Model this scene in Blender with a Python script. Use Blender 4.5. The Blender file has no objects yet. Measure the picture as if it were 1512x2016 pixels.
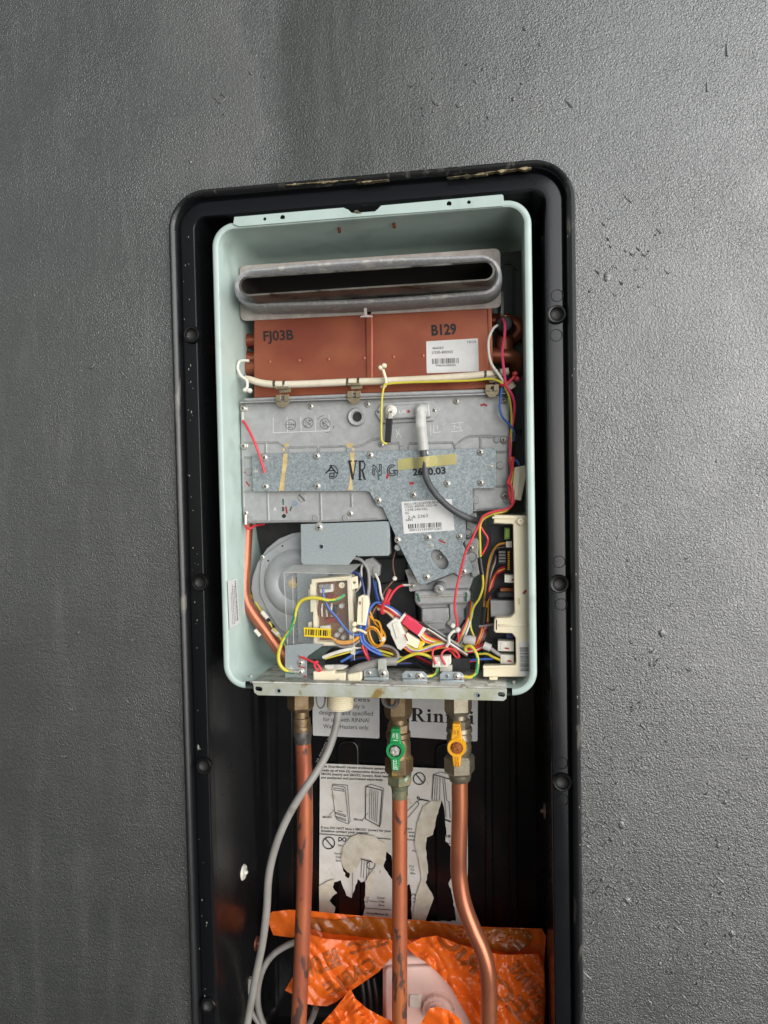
import bpy, bmesh, math, random
from mathutils import Vector, Matrix
from mathutils.geometry import delaunay_2d_cdt
random.seed(7)
S = bpy.context.scene
COL = S.collection

# ------------------------------------------------------------------ camera
D, CZ = 0.80, 1.40                      # metres from the wall, height of the lens
YAW, PITCH, ROLL = (math.radians(a) for a in (9.51, 1.95, 1.11))
IW, IH, FPX = 1512.0, 2016.0, 1456.0
def _axes():
    cy, sy, cp, sp = math.cos(YAW), math.sin(YAW), math.cos(PITCH), math.sin(PITCH)
    fwd, right, up = Vector((-sy, cy, 0)), Vector((cy, sy, 0)), Vector((0, 0, 1))
    f2, u2 = fwd*cp - up*sp, up*cp + fwd*sp
    cr, sr = math.cos(ROLL), math.sin(ROLL)
    return right*cr - u2*sr, u2*cr + right*sr, f2
AR, AU, AF = _axes()
CAM = Vector((0, -D, CZ))
cam_data = bpy.data.cameras.new('camera'); cam = bpy.data.objects.new('camera', cam_data); COL.objects.link(cam)
cam_data.sensor_fit = 'VERTICAL'; cam_data.sensor_height = 36; cam_data.lens = FPX/IH*36
cam_data.clip_start = 0.01; cam_data.clip_end = 500
cam.matrix_world = Matrix((AR, AU, -AF)).transposed().to_4x4()
cam.location = CAM
S.camera = cam

# ------------------------------------------------------------------ light
SUN_AZ, SUN_EL = 42, 11                 # degrees to the right of the wall's normal, above the horizon
world = bpy.data.worlds.new('World'); S.world = world; world.use_nodes = True
wn = world.node_tree
sky = wn.nodes.new('ShaderNodeTexSky'); sky.sky_type = 'NISHITA'; sky.sun_disc = False
sky.sun_elevation = math.radians(SUN_EL); sky.sun_rotation = math.radians(180 - SUN_AZ)
sky.air_density = 1.0; sky.dust_density = 0.4; sky.ozone_density = 1.0
bg = wn.nodes['Background']; bg.inputs[1].default_value = 0.05
hs_ = wn.nodes.new('ShaderNodeHueSaturation'); hs_.inputs['Saturation'].default_value = 0.35   # an overcast, greyish sky
wn.links.new(sky.outputs[0], hs_.inputs['Color']); wn.links.new(hs_.outputs[0], bg.inputs[0])
sd = bpy.data.lights.new('sun', 'SUN'); sd.energy = 1.5; sd.angle = math.radians(66); sd.color = (0.97, 0.985, 1.0)
sun = bpy.data.objects.new('sun', sd); COL.objects.link(sun)
_to = Vector((math.sin(math.radians(SUN_AZ))*math.cos(math.radians(SUN_EL)), -math.cos(math.radians(SUN_AZ))*math.cos(math.radians(SUN_EL)), math.sin(math.radians(SUN_EL))))
sun.rotation_euler = _to.to_track_quat('Z', 'Y').to_euler()
sun.location = (2, -2, 3)
S.view_settings.view_transform = 'Standard'; S.view_settings.look = 'None'
S.view_settings.exposure = 1.33; S.view_settings.gamma = 1
S.view_settings.use_curve_mapping = False
S.render.engine = 'CYCLES'
S.cycles.max_bounces = 8; S.cycles.transparent_max_bounces = 12
S.cycles.use_denoising = True
S.cycles.sample_clamp_indirect = 4

# ------------------------------------------------------------------ geometry helpers
def rayv(px, py):
    d = AR*((px-IW/2)/FPX) - AU*((py-IH/2)/FPX) + AF
    return d/d.y
def at(px, py, Y=0.0):                   # photograph direction met with the vertical plane at depth Y
    return CAM + rayv(px, py)*(Y + D)
def atX(px, py, X):                      # the same met with a side wall
    r = rayv(px, py); return CAM + r*((X-CAM.x)/r.x)
def pm(Y): return (Y + D)/FPX*1.015      # metres per photograph pixel at depth Y

def obj(name, me, m=None, parent=None, label=None, smooth=False):
    if m is not None:
        if len(me.materials): me.materials.clear()
        for x in (m if isinstance(m, (list, tuple)) else [m]): me.materials.append(x)
    if smooth:
        for p in me.polygons: p.use_smooth = True
        me.set_sharp_from_angle(angle=math.radians(38))
    o = bpy.data.objects.new(name, me); COL.objects.link(o)
    if parent is not None:
        o.parent = parent
        if parent.type == 'EMPTY': o.matrix_parent_inverse = Matrix.Translation(-parent.location)
    if label: o['label'] = label
    return o
def thing(name, label, cat, loc, group=None):
    o = bpy.data.objects.new(name, None); COL.objects.link(o); o.location = loc
    o.empty_display_size = 0.02
    o['label'] = label; o['category'] = cat
    if group: o['group'] = group
    return o
def mesh(vs, fs, mi=None):
    me = bpy.data.meshes.new('mesh'); me.from_pydata([tuple(v) for v in vs], [], fs)
    if mi:
        for p, i in zip(me.polygons, mi): p.material_index = i
    me.update(); return me
def fix(me):
    bm = bmesh.new(); bm.from_mesh(me); bmesh.ops.recalc_face_normals(bm, faces=bm.faces); bm.to_mesh(me); bm.free(); me.update(); return me

def round_pts(pts, r, n=4):              # fillet every corner of a 2D polygon; r a number or a list
    out = []; N = len(pts)
    for i, p in enumerate(pts):
        ri = r[i] if isinstance(r, (list, tuple)) else r
        p = Vector(p[:2]); a = Vector(pts[i-1][:2]) - p; b = Vector(pts[(i+1) % N][:2]) - p
        if ri <= 0 or a.length < 1e-9 or b.length < 1e-9: out.append(p); continue
        ang = a.angle(b)
        if ang > 3.05: out.append(p); continue
        t = min(ri/math.tan(ang/2), 0.48*min(a.length, b.length))
        p0, p1 = p + a.normalized()*t, p + b.normalized()*t
        for k in range(n+1):
            s = k/n; out.append(p0*(1-s)**2 + p*2*s*(1-s) + p1*s*s)
    return out
def circle_px(cx, cy, r, n=20, ry=None): return [(cx + r*math.cos(2*math.pi*i/n), cy + (ry or r)*math.sin(2*math.pi*i/n)) for i in range(n)]
def slot_px(a, b, r, n=10, r2=None):
    a, b = Vector(a), Vector(b); d = (b-a).normalized(); nrm = Vector((-d.y, d.x)); r2 = r2 or r
    o = []
    for k in range(n+1):
        t = math.pi/2 + math.pi*k/n; o.append(a + d*(math.cos(t)*r) + nrm*(math.sin(t)*r))
    for k in range(n+1):
        t = -math.pi/2 + math.pi*k/n; o.append(b + d*(math.cos(t)*r2) + nrm*(math.sin(t)*r2))
    return o
def extrude_xz(loops, y0, y1, bevel=0.0, res=2):   # 2D loops (X, Z), the first the outline, the rest holes
    cu = bpy.data.curves.new('c', 'CURVE'); cu.dimensions = '2D'; cu.fill_mode = 'BOTH'
    h = (y1-y0)/2; bevel = min(bevel, h*0.95)
    cu.extrude = h - bevel; cu.bevel_depth = bevel; cu.bevel_resolution = res; cu.offset = -bevel
    for lp in loops:
        s = cu.splines.new('POLY'); s.points.add(len(lp)-1)
        for q, p in zip(s.points, lp): q.co = (p[0], p[1], 0, 1)
        s.use_cyclic_u = True
    o = bpy.data.objects.new('c', cu)
    me = bpy.data.meshes.new_from_object(o)
    bpy.data.objects.remove(o); bpy.data.curves.remove(cu)
    me.transform(Matrix(((1,0,0,0),(0,0,-1,(y0+y1)/2),(0,1,0,0),(0,0,0,1))))
    return me
def w2(pts, Y): return [(lambda p: (p.x, p.z))(at(p[0], p[1], Y)) for p in pts]
def plate(name, pts, Y, depth, m, parent, r=0, holes=(), bevel=0.0004, label=None, smooth=False):
    """pts: outline in photograph pixels, front face at depth Y, going back by depth."""
    lp = round_pts(pts, r) if r else pts
    loops = [w2(lp, Y)] + [w2(h, Y) for h in holes]
    return obj(name, extrude_xz(loops, Y, Y+depth, bevel), m, parent, label, smooth)
def rect(x0, y0, x1, y1): return [(x0, y0), (x1, y0), (x1, y1), (x0, y1)]

def catmull(P, sub):
    if len(P) < 3: return P
    Q = [P[0]*2-P[1]] + P + [P[-1]*2-P[-2]]; out = []
    for i in range(1, len(Q)-2):
        a, b, c, d = Q[i-1], Q[i], Q[i+1], Q[i+2]
        for k in range(sub):
            t = k/sub
            out.append(0.5*((2*b) + (c-a)*t + (2*a-5*b+4*c-d)*t*t + (3*b-a-3*c+d)*t**3))
    out.append(P[-1]); return out
def tube_mesh(P, r, n=8, sub=6, stripe=None, rfun=None):
    C = catmull([Vector(p) for p in P], sub); vs, fs, mi = [], [], []
    nrm = None
    for i, c in enumerate(C):
        t = (C[min(i+1, len(C)-1)] - C[max(i-1, 0)]).normalized()
        if nrm is None: nrm = t.orthogonal().normalized()
        nrm = (nrm - t*nrm.dot(t))
        nrm = nrm.normalized() if nrm.length > 1e-6 else t.orthogonal().normalized()
        bn = t.cross(nrm); rr = rfun(i/(len(C)-1)) * r if rfun else r
        for k in range(n):
            a = 2*math.pi*k/n; vs.append(c + (nrm*math.cos(a) + bn*math.sin(a))*rr)
    for i in range(len(C)-1):
        for k in range(n):
            fs.append((i*n+k, i*n+(k+1) % n, (i+1)*n+(k+1) % n, (i+1)*n+k))
            mi.append(1 if stripe and ((k + i//4) % n in stripe) else 0)
    fs.append(tuple(range(n-1, -1, -1))); mi.append(0)
    fs.append(tuple(range((len(C)-1)*n, len(C)*n))); mi.append(0)
    return mesh(vs, fs, mi)
def tube(name, pts, rpx, m, parent, n=8, sub=6, label=None, Y=None, stripe=None, rfun=None):
    P = [at(p[0], p[1], p[2] if len(p) > 2 else Y) for p in pts]
    ym = sum((p[2] if len(p) > 2 else Y) for p in pts)/len(pts)
    return obj(name, tube_mesh(P, rpx*pm(ym), n, sub, stripe, rfun), m, parent, label, True)
def flathe_mesh(prof, n=20, phase=0.0, mi=None):   # profile (radius, y), axis along Y, closed on the axis if radius 0
    vs, fs, ms = [], [], []
    for r, y in prof:
        for k in range(n):
            a = 2*math.pi*k/n + phase; vs.append((r*math.cos(a), y, r*math.sin(a)))
    for i in range(len(prof)-1):
        for k in range(n):
            fs.append((i*n+k, i*n+(k+1) % n, (i+1)*n+(k+1) % n, (i+1)*n+k)); ms.append(mi[i] if mi else 0)
    if prof[0][0] > 0 and mi is None and False: pass
    me = mesh(vs, fs, ms)
    bm = bmesh.new(); bm.from_mesh(me); bmesh.ops.remove_doubles(bm, verts=bm.verts, dist=1e-6)
    bmesh.ops.recalc_face_normals(bm, faces=bm.faces); bm.to_mesh(me); bm.free(); return me
def flathe(name, px, py, Y, prof, m, parent, n=20, phase=0.0, label=None, smooth=True, mi=None):
    k = pm(Y); me = flathe_mesh([(r*k, y) for r, y in prof], n, phase, mi)
    o = obj(name, me, m, parent, label, smooth); o.location = at(px, py, Y); return o
def vlathe(name, sec, Y, m, parent, n=24, phase=0.0, label=None, smooth=True):
    """sec: (px, py, radius px) from top to bottom, axis upright."""
    k = pm(Y); vs, fs = [], []
    for px, py, r in sec:
        c = at(px, py, Y)
        for i in range(n):
            a = 2*math.pi*i/n + phase; vs.append((c.x + r*k*math.cos(a), c.y + r*k*math.sin(a), c.z))
    for j in range(len(sec)-1):
        for i in range(n): fs.append((j*n+i, j*n+(i+1) % n, (j+1)*n+(i+1) % n, (j+1)*n+i))
    fs.append(tuple(range(n))); fs.append(tuple(range((len(sec)-1)*n, len(sec)*n)))
    return obj(name, fix(mesh(vs, fs)), m, parent, label, smooth)
def hexnut(name, cx, y0, y1, r, Y, m, parent, phase=0.2, label=None):
    c = (y1-y0)*0.14
    return vlathe(name, [(cx, y0, r*0.86), (cx, y0+c, r), (cx, y1-c, r), (cx, y1, r*0.86)], Y, m, parent, 6, phase, label, False)

def strokes_mesh(lines, Y, width=1.0, sub=0):
    """flat printed lines: each (points px, width px) or points; lies on plane Y."""
    vs, fs = [], []
    for ln in lines:
        pts, w = ln if isinstance(ln[1], (int, float)) else (ln, width)
        pts = [Vector(p[:2]) for p in pts]; b = len(vs)
        for i, p in enumerate(pts):
            d0 = (p - pts[i-1]) if i > 0 else (pts[1]-p); d1 = (pts[i+1]-p) if i < len(pts)-1 else d0
            d = (d0.normalized() + d1.normalized()); d = d.normalized() if d.length > 1e-6 else d0.normalized()
            nn = Vector((-d.y, d.x))
            c = max(0.5, abs(d.dot(d0.normalized())))
            for s in (-1, 1): q = p + nn*(s*w/2/c); vs.append(at(q.x, q.y, Y))
        for i in range(len(pts)-1): fs.append((b+2*i, b+2*i+1, b+2*i+3, b+2*i+2))
    return mesh(vs, fs)
def strokes(name, lines, Y, m, parent, width=1.0, label=None): return obj(name, strokes_mesh(lines, Y, width), m, parent, label)
def text_raw(body, bold=0.0, shear=0.0):
    cu = bpy.data.curves.new('t', 'FONT'); cu.body = body; cu.size = 1; cu.offset = bold; cu.shear = shear; cu.resolution_u = 3
    o = bpy.data.objects.new('t', cu); me = bpy.data.meshes.new_from_object(o)
    bpy.data.objects.remove(o); bpy.data.curves.remove(cu); return me
def text(body, BL, BR, h, Y, m, parent, bold=0.0, name='printed_text', fit_cap=True, tl=None, mirror=False, label=None, Yf=None):
    """body set from BL to BR (pixels), capital height h pixels, on the plane Y."""
    me = text_raw(body, bold)
    xs = [v.co.x for v in me.vertices]; x0, x1 = min(xs), max(xs)
    A, B = Vector(BL), Vector(BR); e = B-A; up = Vector((e.y, -e.x)).normalized()*h if tl is None else Vector(tl)-A
    for v in me.vertices:
        s = (v.co.x-x0)/(x1-x0); t = v.co.y/0.70
        if mirror: s = 1-s
        q = A + e*s + up*t
        v.co = at(q.x, q.y, Yf(q.x, q.y) if Yf else Y)
    return obj(name, me, m, parent, label)
def barcode(BL, BR, h, Y, m, parent, n=34, seed=1):
    rg = random.Random(seed); A, B = Vector(BL), Vector(BR); e = B-A; up = Vector((e.y, -e.x)).normalized()*h
    vs, fs, t = [], [], 0.0
    while t < 1:
        w = rg.choice((0.4, 0.7, 1.1))/n; w = min(w, 1-t)
        q = [A+e*t, A+e*(t+w), A+e*(t+w)+up, A+e*t+up]
        b = len(vs); vs += [at(p.x, p.y, Y) for p in q]; fs.append((b, b+1, b+2, b+3)); t += w + rg.choice((0.45, 0.7, 1.2))/n
    return obj('printed_barcode', mesh(vs, fs), m, parent)
def inside(pt, poly):
    x, y = pt; c = False; j = len(poly)-1
    for i in range(len(poly)):
        xi, yi = poly[i][0], poly[i][1]; xj, yj = poly[j][0], poly[j][1]
        if (yi > y) != (yj > y) and x < (xj-xi)*(y-yi)/(yj-yi) + xi: c = not c
        j = i
    return c
def sheet_mesh(outline, Yf, step=8, holes=()):
    loops = [list(outline)] + [list(h) for h in holes]; V, Ed = [], []
    for lp in loops:
        dense = []
        for i, p in enumerate(lp):
            q = Vector(lp[(i+1) % len(lp)]); p = Vector(p); k = max(1, int((q-p).length/step))
            dense += [p + (q-p)*(j/k) for j in range(k)]
        b = len(V); V += dense; Ed += [(b+i, b+(i+1) % len(dense)) for i in range(len(dense))]
    xs = [p[0] for p in outline]; ys = [p[1] for p in outline]
    y = min(ys) + step/2; row = 0
    while y < max(ys):
        x = min(xs) + step/2 + (row % 2)*step/2
        while x < max(xs):
            if inside((x, y), outline) and not any(inside((x, y), h) for h in holes): V.append(Vector((x, y)))
            x += step
        y += step*0.87; row += 1
    vo, eo, fo, *_ = delaunay_2d_cdt(V, Ed, [], 0, 1e-5)
    keep = []
    for f in fo:
        c = sum((vo[i] for i in f), Vector((0, 0)))/len(f)
        if inside(c, outline) and not any(inside(c, h) for h in holes): keep.append(tuple(f))
    used = sorted({i for f in keep for i in f}); ix = {a: b for b, a in enumerate(used)}
    return mesh([at(vo[i].x, vo[i].y, Yf(vo[i].x, vo[i].y)) for i in used], [tuple(ix[i] for i in f) for f in keep])
def sheet(name, outline, Yf, m, parent, step=8, holes=(), label=None, smooth=True, jag=0.0, seed=3):
    if jag:
        rg = random.Random(seed)
        def jg(lp):
            out = []
            for i, p in enumerate(lp):
                q = Vector(lp[(i+1) % len(lp)]); p = Vector(p); k = max(1, int((q-p).length/6)); out.append(p)
                for j in range(1, k): out.append(p + (q-p)*(j/k) + Vector((rg.uniform(-jag, jag), rg.uniform(-jag, jag))))
            return out
        holes = [jg(h) for h in holes]
    return obj(name, fix(sheet_mesh(outline, Yf, step, holes)), m, parent, label, smooth)
def roundrect(x0, x1, z0, z1, r, n=8):
    o = []
    for cx, cz, a0 in ((x1-r, z1-r, 0), (x0+r, z1-r, 90), (x0+r, z0+r, 180), (x1-r, z0+r, 270)):
        for k in range(n+1):
            a = math.radians(a0 + 90*k/n); o.append((cx + r*math.cos(a), cz + r*math.sin(a)))
    return o
def sweep_rect(R, prof, n=8):            # R = (x0, x1, z0, z1, r); profile (inset, Y)
    vs, fs = [], []; N = 4*(n+1)
    for o, y in prof:
        for x, z in roundrect(R[0]+o, R[1]-o, R[2]+o, R[3]-o, max(R[4]-o, 0.0015), n): vs.append((x, y, z))
    for j in range(len(prof)-1):
        for i in range(N): fs.append((j*N+i, j*N+(i+1) % N, (j+1)*N+(i+1) % N, (j+1)*N+i))
    return fix(mesh(vs, fs))
def join(meshes):                        # several pieces of ONE part
    bm = bmesh.new()
    for me in meshes: bm.from_mesh(me)
    out = bpy.data.meshes.new('mesh'); bm.to_mesh(out); bm.free(); return out
def noise2(x, y, s=0):
    from mathutils import noise
    return noise.noise(Vector((x, y, s*7.31)))

# ------------------------------------------------------------------ materials
def lin(c):
    if isinstance(c, str): c = tuple(int(c[i:i+2], 16) for i in (0, 2, 4))
    return tuple(((v/255)/12.92 if v/255 <= 0.04045 else ((v/255+0.055)/1.055)**2.4) for v in c)
MATS = {}
def mat(name, c, rough=0.5, metal=0.0, spec=0.5, var=0.0, vscale=60, c2=None, bump=0.0, bscale=400, rvar=0.0, spots=None, sscale=40, sth=0.6, coat=0.0, detail=3, bdist=0.001, sw=0.05, stretch=None):
    """procedural material: base colour, a second colour mixed by noise, sharp-edged spots (wear, tarnish), fine relief."""
    m = bpy.data.materials.new(name); m.use_nodes = True; nt = m.node_tree; N, L = nt.nodes, nt.links
    b = N['Principled BSDF']; col = lin(c)
    b.inputs['Base Color'].default_value = (*col, 1); b.inputs['Roughness'].default_value = rough
    b.inputs['Metallic'].default_value = metal; b.inputs['Specular IOR Level'].default_value = spec
    if coat: b.inputs['Coat Weight'].default_value = coat; b.inputs['Coat Roughness'].default_value = 0.15
    tc = N.new('ShaderNodeTexCoord'); vec = tc.outputs['Object']
    if stretch:
        mp = N.new('ShaderNodeMapping'); mp.inputs['Scale'].default_value = stretch; L.new(vec, mp.inputs['Vector']); vec = mp.outputs[0]
    def noise(scale, det=3, dist=0.0):
        n = N.new('ShaderNodeTexNoise'); n.inputs['Scale'].default_value = scale; n.inputs['Detail'].default_value = det; n.inputs['Distortion'].default_value = dist
        L.new(vec, n.inputs['Vector']); return n
    def ramp(fac, a, z):
        r = N.new('ShaderNodeMapRange'); r.inputs['From Min'].default_value = a; r.inputs['From Max'].default_value = z; L.new(fac, r.inputs['Value']); return r.outputs[0]
    def mix(fac, A, B):
        x = N.new('ShaderNodeMix'); x.data_type = 'RGBA'; L.new(fac, x.inputs[0])
        for s, v in ((6, A), (7, B)):
            if hasattr(v, 'node'): L.new(v, x.inputs[s])
            else: x.inputs[s].default_value = (*v, 1)
        return x.outputs[2]
    cur = col
    if var or c2:
        o2 = lin(c2) if c2 else tuple(v*(1-var) for v in col)
        cur = mix(ramp(noise(vscale, detail, 0.3).outputs['Fac'], 0.35, 0.65), cur, o2)
    if spots:
        cur = mix(ramp(noise(sscale, 6, 0.5).outputs['Fac'], sth, sth+sw), cur, lin(spots))
    if hasattr(cur, 'node'): L.new(cur, b.inputs['Base Color'])
    if rvar:
        r = N.new('ShaderNodeMapRange'); r.inputs['To Min'].default_value = max(0, rough-rvar); r.inputs['To Max'].default_value = min(1, rough+rvar)
        L.new(noise(vscale*0.7, 4).outputs['Fac'], r.inputs['Value']); L.new(r.outputs[0], b.inputs['Roughness'])
    if bump:
        bn = N.new('ShaderNodeBump'); bn.inputs['Strength'].default_value = bump; bn.inputs['Distance'].default_value = bdist
        L.new(noise(bscale, 4, 0.2).outputs['Fac'], bn.inputs['Height']); L.new(bn.outputs[0], b.inputs['Normal'])
    MATS[name] = m; return m

M = {}
M['plastic'] = mat('black_plastic', '101011', 0.25, spec=0.5, rvar=0.1, vscale=25, bump=0.08, bscale=60)
M['plastic_face'] = mat('black_plastic_face', '131416', 0.24, spec=0.28, rvar=0.08, vscale=40, bump=0.10, bscale=500, spots='3b3a37', sscale=160, sth=0.74)
M['bead'] = mat('worn_rim_edge', '1d1d1e', 0.30, spec=0.5, rvar=0.1, vscale=60, bump=0.15, bscale=300, spots='57544d', sscale=70, sth=0.60, sw=0.1, stretch=(1, 1, 0.3))
M['green'] = mat('pale_green_paint', 'b1c2bb', 0.40, rvar=0.08, vscale=30, c2='a9bbb3', bump=0.05, bscale=700, spots='7f8c84', sscale=16, sth=0.56, sw=0.35)
M['galv'] = mat('plain_galvanised', 'a3abac', 0.42, metal=0.35, c2='969fa1', vscale=500, rvar=0.1, bump=0.06, bscale=600)
M['zinc_dirty'] = mat('dusty_zinc', 'a9a79d', 0.75, metal=0.15, c2='c9c7c0', vscale=90, bump=0.5, bscale=500, spots='8a8270', sscale=70, sth=0.58)
M['bracket'] = mat('passivated_zinc', 'a3a58c', 0.55, metal=0.35, c2='b5b8b2', vscale=45, bump=0.25, bscale=450, spots='8b7440', sscale=28, sth=0.60)
M['cast'] = mat('cast_aluminium', 'a8a9a8', 0.5, metal=0.30, c2='9c9d9c', vscale=120, bump=0.10, bscale=900, rvar=0.1)
M['cast_dark'] = mat('cast_aluminium_ribs', 'a2a2a1', 0.5, metal=0.3, c2='949493', vscale=200, bump=0.1, bscale=900)
M['steel'] = mat('screw_steel', 'cfccc4', 0.32, metal=0.45, c2='b8b4aa', vscale=300)
M['slot'] = mat('recess_dark', '1c1a18', 0.6)
M['black'] = mat('black_rubber', '141414', 0.5, var=0.3, vscale=200)
M['hx'] = mat('heat_exchanger_copper', 'a35d42', 0.36, metal=0.5, c2='8b4836', vscale=16, rvar=0.14, bump=0.10, bscale=90, spots='a86a48', sscale=11, sth=0.56, sw=0.3)
M['hx_dark'] = mat('tarnished_copper', '7d4634', 0.42, metal=0.4, c2='683a2c', vscale=50)
M['copper'] = mat('weathered_copper', 'ba6d42', 0.40, metal=0.45, c2='a65d45', vscale=30, rvar=0.12, spots='5f4640', sscale=75, sth=0.56, sw=0.05, stretch=(1, 1, 0.4), bump=0.15, bscale=300)
M['copper_clean'] = mat('clean_copper', 'b4714f', 0.34, metal=0.6, c2='a3604a', vscale=35, rvar=0.1, spots='86503f', sscale=40, sth=0.55, sw=0.2, stretch=(1, 1, 0.35))
M['brass'] = mat('aged_brass', '7d6a50', 0.42, metal=0.6, c2='6b573f', vscale=90, bump=0.2, bscale=350, spots='8f7a48', sscale=70, sth=0.6)
M['brass_grey'] = mat('plated_brass', '8d8574', 0.36, metal=0.65, c2='7b7260', vscale=90, bump=0.12, bscale=350)
M['verdigris'] = mat('verdigris_brass', '5f6a55', 0.55, metal=0.4, c2='7d7154', vscale=120, bump=0.4, bscale=400, spots='8fae98', sscale=90, sth=0.58)
M['solder'] = mat('solder', '6e6a66', 0.45, metal=0.5, c2='4f4b49', vscale=150, bump=0.4, bscale=300)
M['cream'] = mat('cream_plastic', 'e2d8bd', 0.45, c2='dbcfb0', vscale=40, bump=0.05, bscale=600)
M['white'] = mat('white_plastic', 'dcd8cc', 0.4, c2='d2cdbf', vscale=80)
M['bounce_pink_white'] = mat('bounce_tinted_white_plastic', 'e0c3b8', 0.42, c2='d8b8ac', vscale=30, spots='a88a7c', sscale=90, sth=0.69)  # white plastic; the pink tint paints in bounce from the orange tape
M['paper'] = mat('white_label', 'd4d4d2', 0.5, c2='cccbc8', vscale=60, bump=0.05, bscale=100)
M['paper_old'] = mat('aged_paper', 'd6d2cb', 0.7, c2='c9c4ba', vscale=40, bump=0.35, bscale=130, spots='bdb3a0', sscale=50, sth=0.66)
M['paper_back'] = mat('torn_paper_core', 'd2cabb', 0.85, c2='c3b9a4', vscale=80, bump=0.5, bscale=500)
M['ink'] = mat('black_ink', '151515', 0.6)
M['ink_fade'] = mat('faded_ink', '3f3c3a', 0.7, c2='5c5956', vscale=600)
M['ink_brown'] = mat('dark_print', '9a4c18', 0.5)
M['ink_white'] = mat('white_print', 'dcdcd8', 0.6)
M['red_mark'] = mat('red_marker', '9c1f24', 0.5)
M['green_mark'] = mat('green_marker', '1f5c48', 0.5)
M['blue_mark'] = mat('blue_stamp', '4a78a8', 0.6)
M['foam'] = mat('grey_foam_gasket', 'a3a3a3', 0.9, c2='8f9092', vscale=300, bump=0.7, bscale=900, spots='b8b4ae', sscale=60, sth=0.6)
M['foam_top'] = mat('dusty_flue_plate', 'b3aca5', 0.6, metal=0.2, c2='a49a94', vscale=120, bump=0.2, bscale=500)
M['flue'] = mat('stained_flue_steel', '6e6b63', 0.4, metal=0.5, c2='45423a', vscale=40, spots='2c2923', sscale=40, sth=0.56)  # stained steel, base also darkened for the shade on its underside
M['flue_dark'] = mat('dark_flue_inside', '0c0a09', 0.7, metal=0.0, c2='1a1310', vscale=40)  # near-black inside of the flue throat
M['clip'] = mat('bronze_clip', '7d715a', 0.4, metal=0.5, c2='8f846c', vscale=200)
M['sleeve'] = mat('cream_sleeve', 'd8cfbb', 0.6, c2='cdc2a8', vscale=60, bump=0.15, bscale=250)
M['fan'] = mat('grey_fan_housing', '9a9d9e', 0.45, metal=0.25, c2='909394', vscale=60, rvar=0.1)
M['dark_in'] = mat('shaded_panel_green', '3c4441', 0.5, c2='343b38', vscale=40)  # dark green panel, its colour darkened for the shade it stands in
M['dark_part'] = mat('dark_component', '1b1c1e', 0.5, c2='262729', vscale=80)
M['grey_part'] = mat('grey_component', '8a8a88', 0.5, c2='7d7d7b', vscale=80)
M['pcb'] = mat('brown_circuit_board', '8a6038', 0.4, c2='73492a', vscale=70, spots='87643f', sscale=120, sth=0.6)
M['orange'] = None
for k, c in dict(w_red='d2333f', w_pink='e0406a', w_yellow='cdbd3c', w_orange='dd9a2c', w_blue='3f63b0', w_navy='22336e', w_white='dad7cc', w_brown='6a4636', w_grey='8e8a88', w_black='1a1a1b', w_green='2d8f5c', w_lilac='8d84b8', w_dred='a3202c').items():
    M[k] = mat(k[2:] + '_wire', c, 0.42, var=0.12, vscale=150)
M['conduit'] = mat('grey_conduit', '8c8983', 0.5, c2='7d7a74', vscale=30, spots='7a756c', sscale=60, sth=0.62)
M['h_green'] = mat('green_handle', '1c8a4a', 0.4, c2='178043', vscale=60, bump=0.06, bscale=300)
M['h_yellow'] = mat('yellow_handle', 'e0a21c', 0.4, c2='d89714', vscale=60, bump=0.06, bscale=300)
M['rust'] = mat('rusty_nut', '8a4a22', 0.6, metal=0.3, c2='a5642e', vscale=200, bump=0.3, bscale=500)
M['gold'] = mat('gold_pins', 'c49a3c', 0.3, metal=0.8)
M['tag'] = mat('yellow_tag', 'e0c01e', 0.5)
M['stain'] = mat('yellow_flux_stain', 'cdb684', 0.6, c2='b39a63', vscale=150)
M['sealant'] = mat('old_sealant', 'a3926e', 0.8, c2='4a4234', vscale=200, bump=0.6, bscale=400)
M['ground'] = mat('concrete_paving', '85837c', 0.85, c2='75736d', vscale=3)

def glassy(name, c, alpha=0.3, rough=0.15, trans=0.0):
    m = bpy.data.materials.new(name); m.use_nodes = True; nt = m.node_tree; N, L = nt.nodes, nt.links
    b = N['Principled BSDF']; b.inputs['Base Color'].default_value = (*lin(c), 1); b.inputs['Roughness'].default_value = rough
    n = N.new('ShaderNodeTexNoise'); n.inputs['Scale'].default_value = 60; tc = N.new('ShaderNodeTexCoord'); L.new(tc.outputs['Object'], n.inputs['Vector'])
    r = N.new('ShaderNodeMapRange'); r.inputs['To Min'].default_value = alpha*0.75; r.inputs['To Max'].default_value = alpha*1.25; L.new(n.outputs['Fac'], r.inputs['Value'])
    L.new(r.outputs[0], b.inputs['Alpha']); return m
M['clear'] = glassy('clear_plastic', 'c8cccb', 0.045, 0.12)
M['boot'] = glassy('milky_silicone', 'd9d8d2', 0.62, 0.3)
M['tape'] = glassy('yellow_tape', 'c9bd72', 0.60, 0.35)
M['cap'] = glassy('frosted_cap', 'c9c6c0', 0.7, 0.3)

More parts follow.
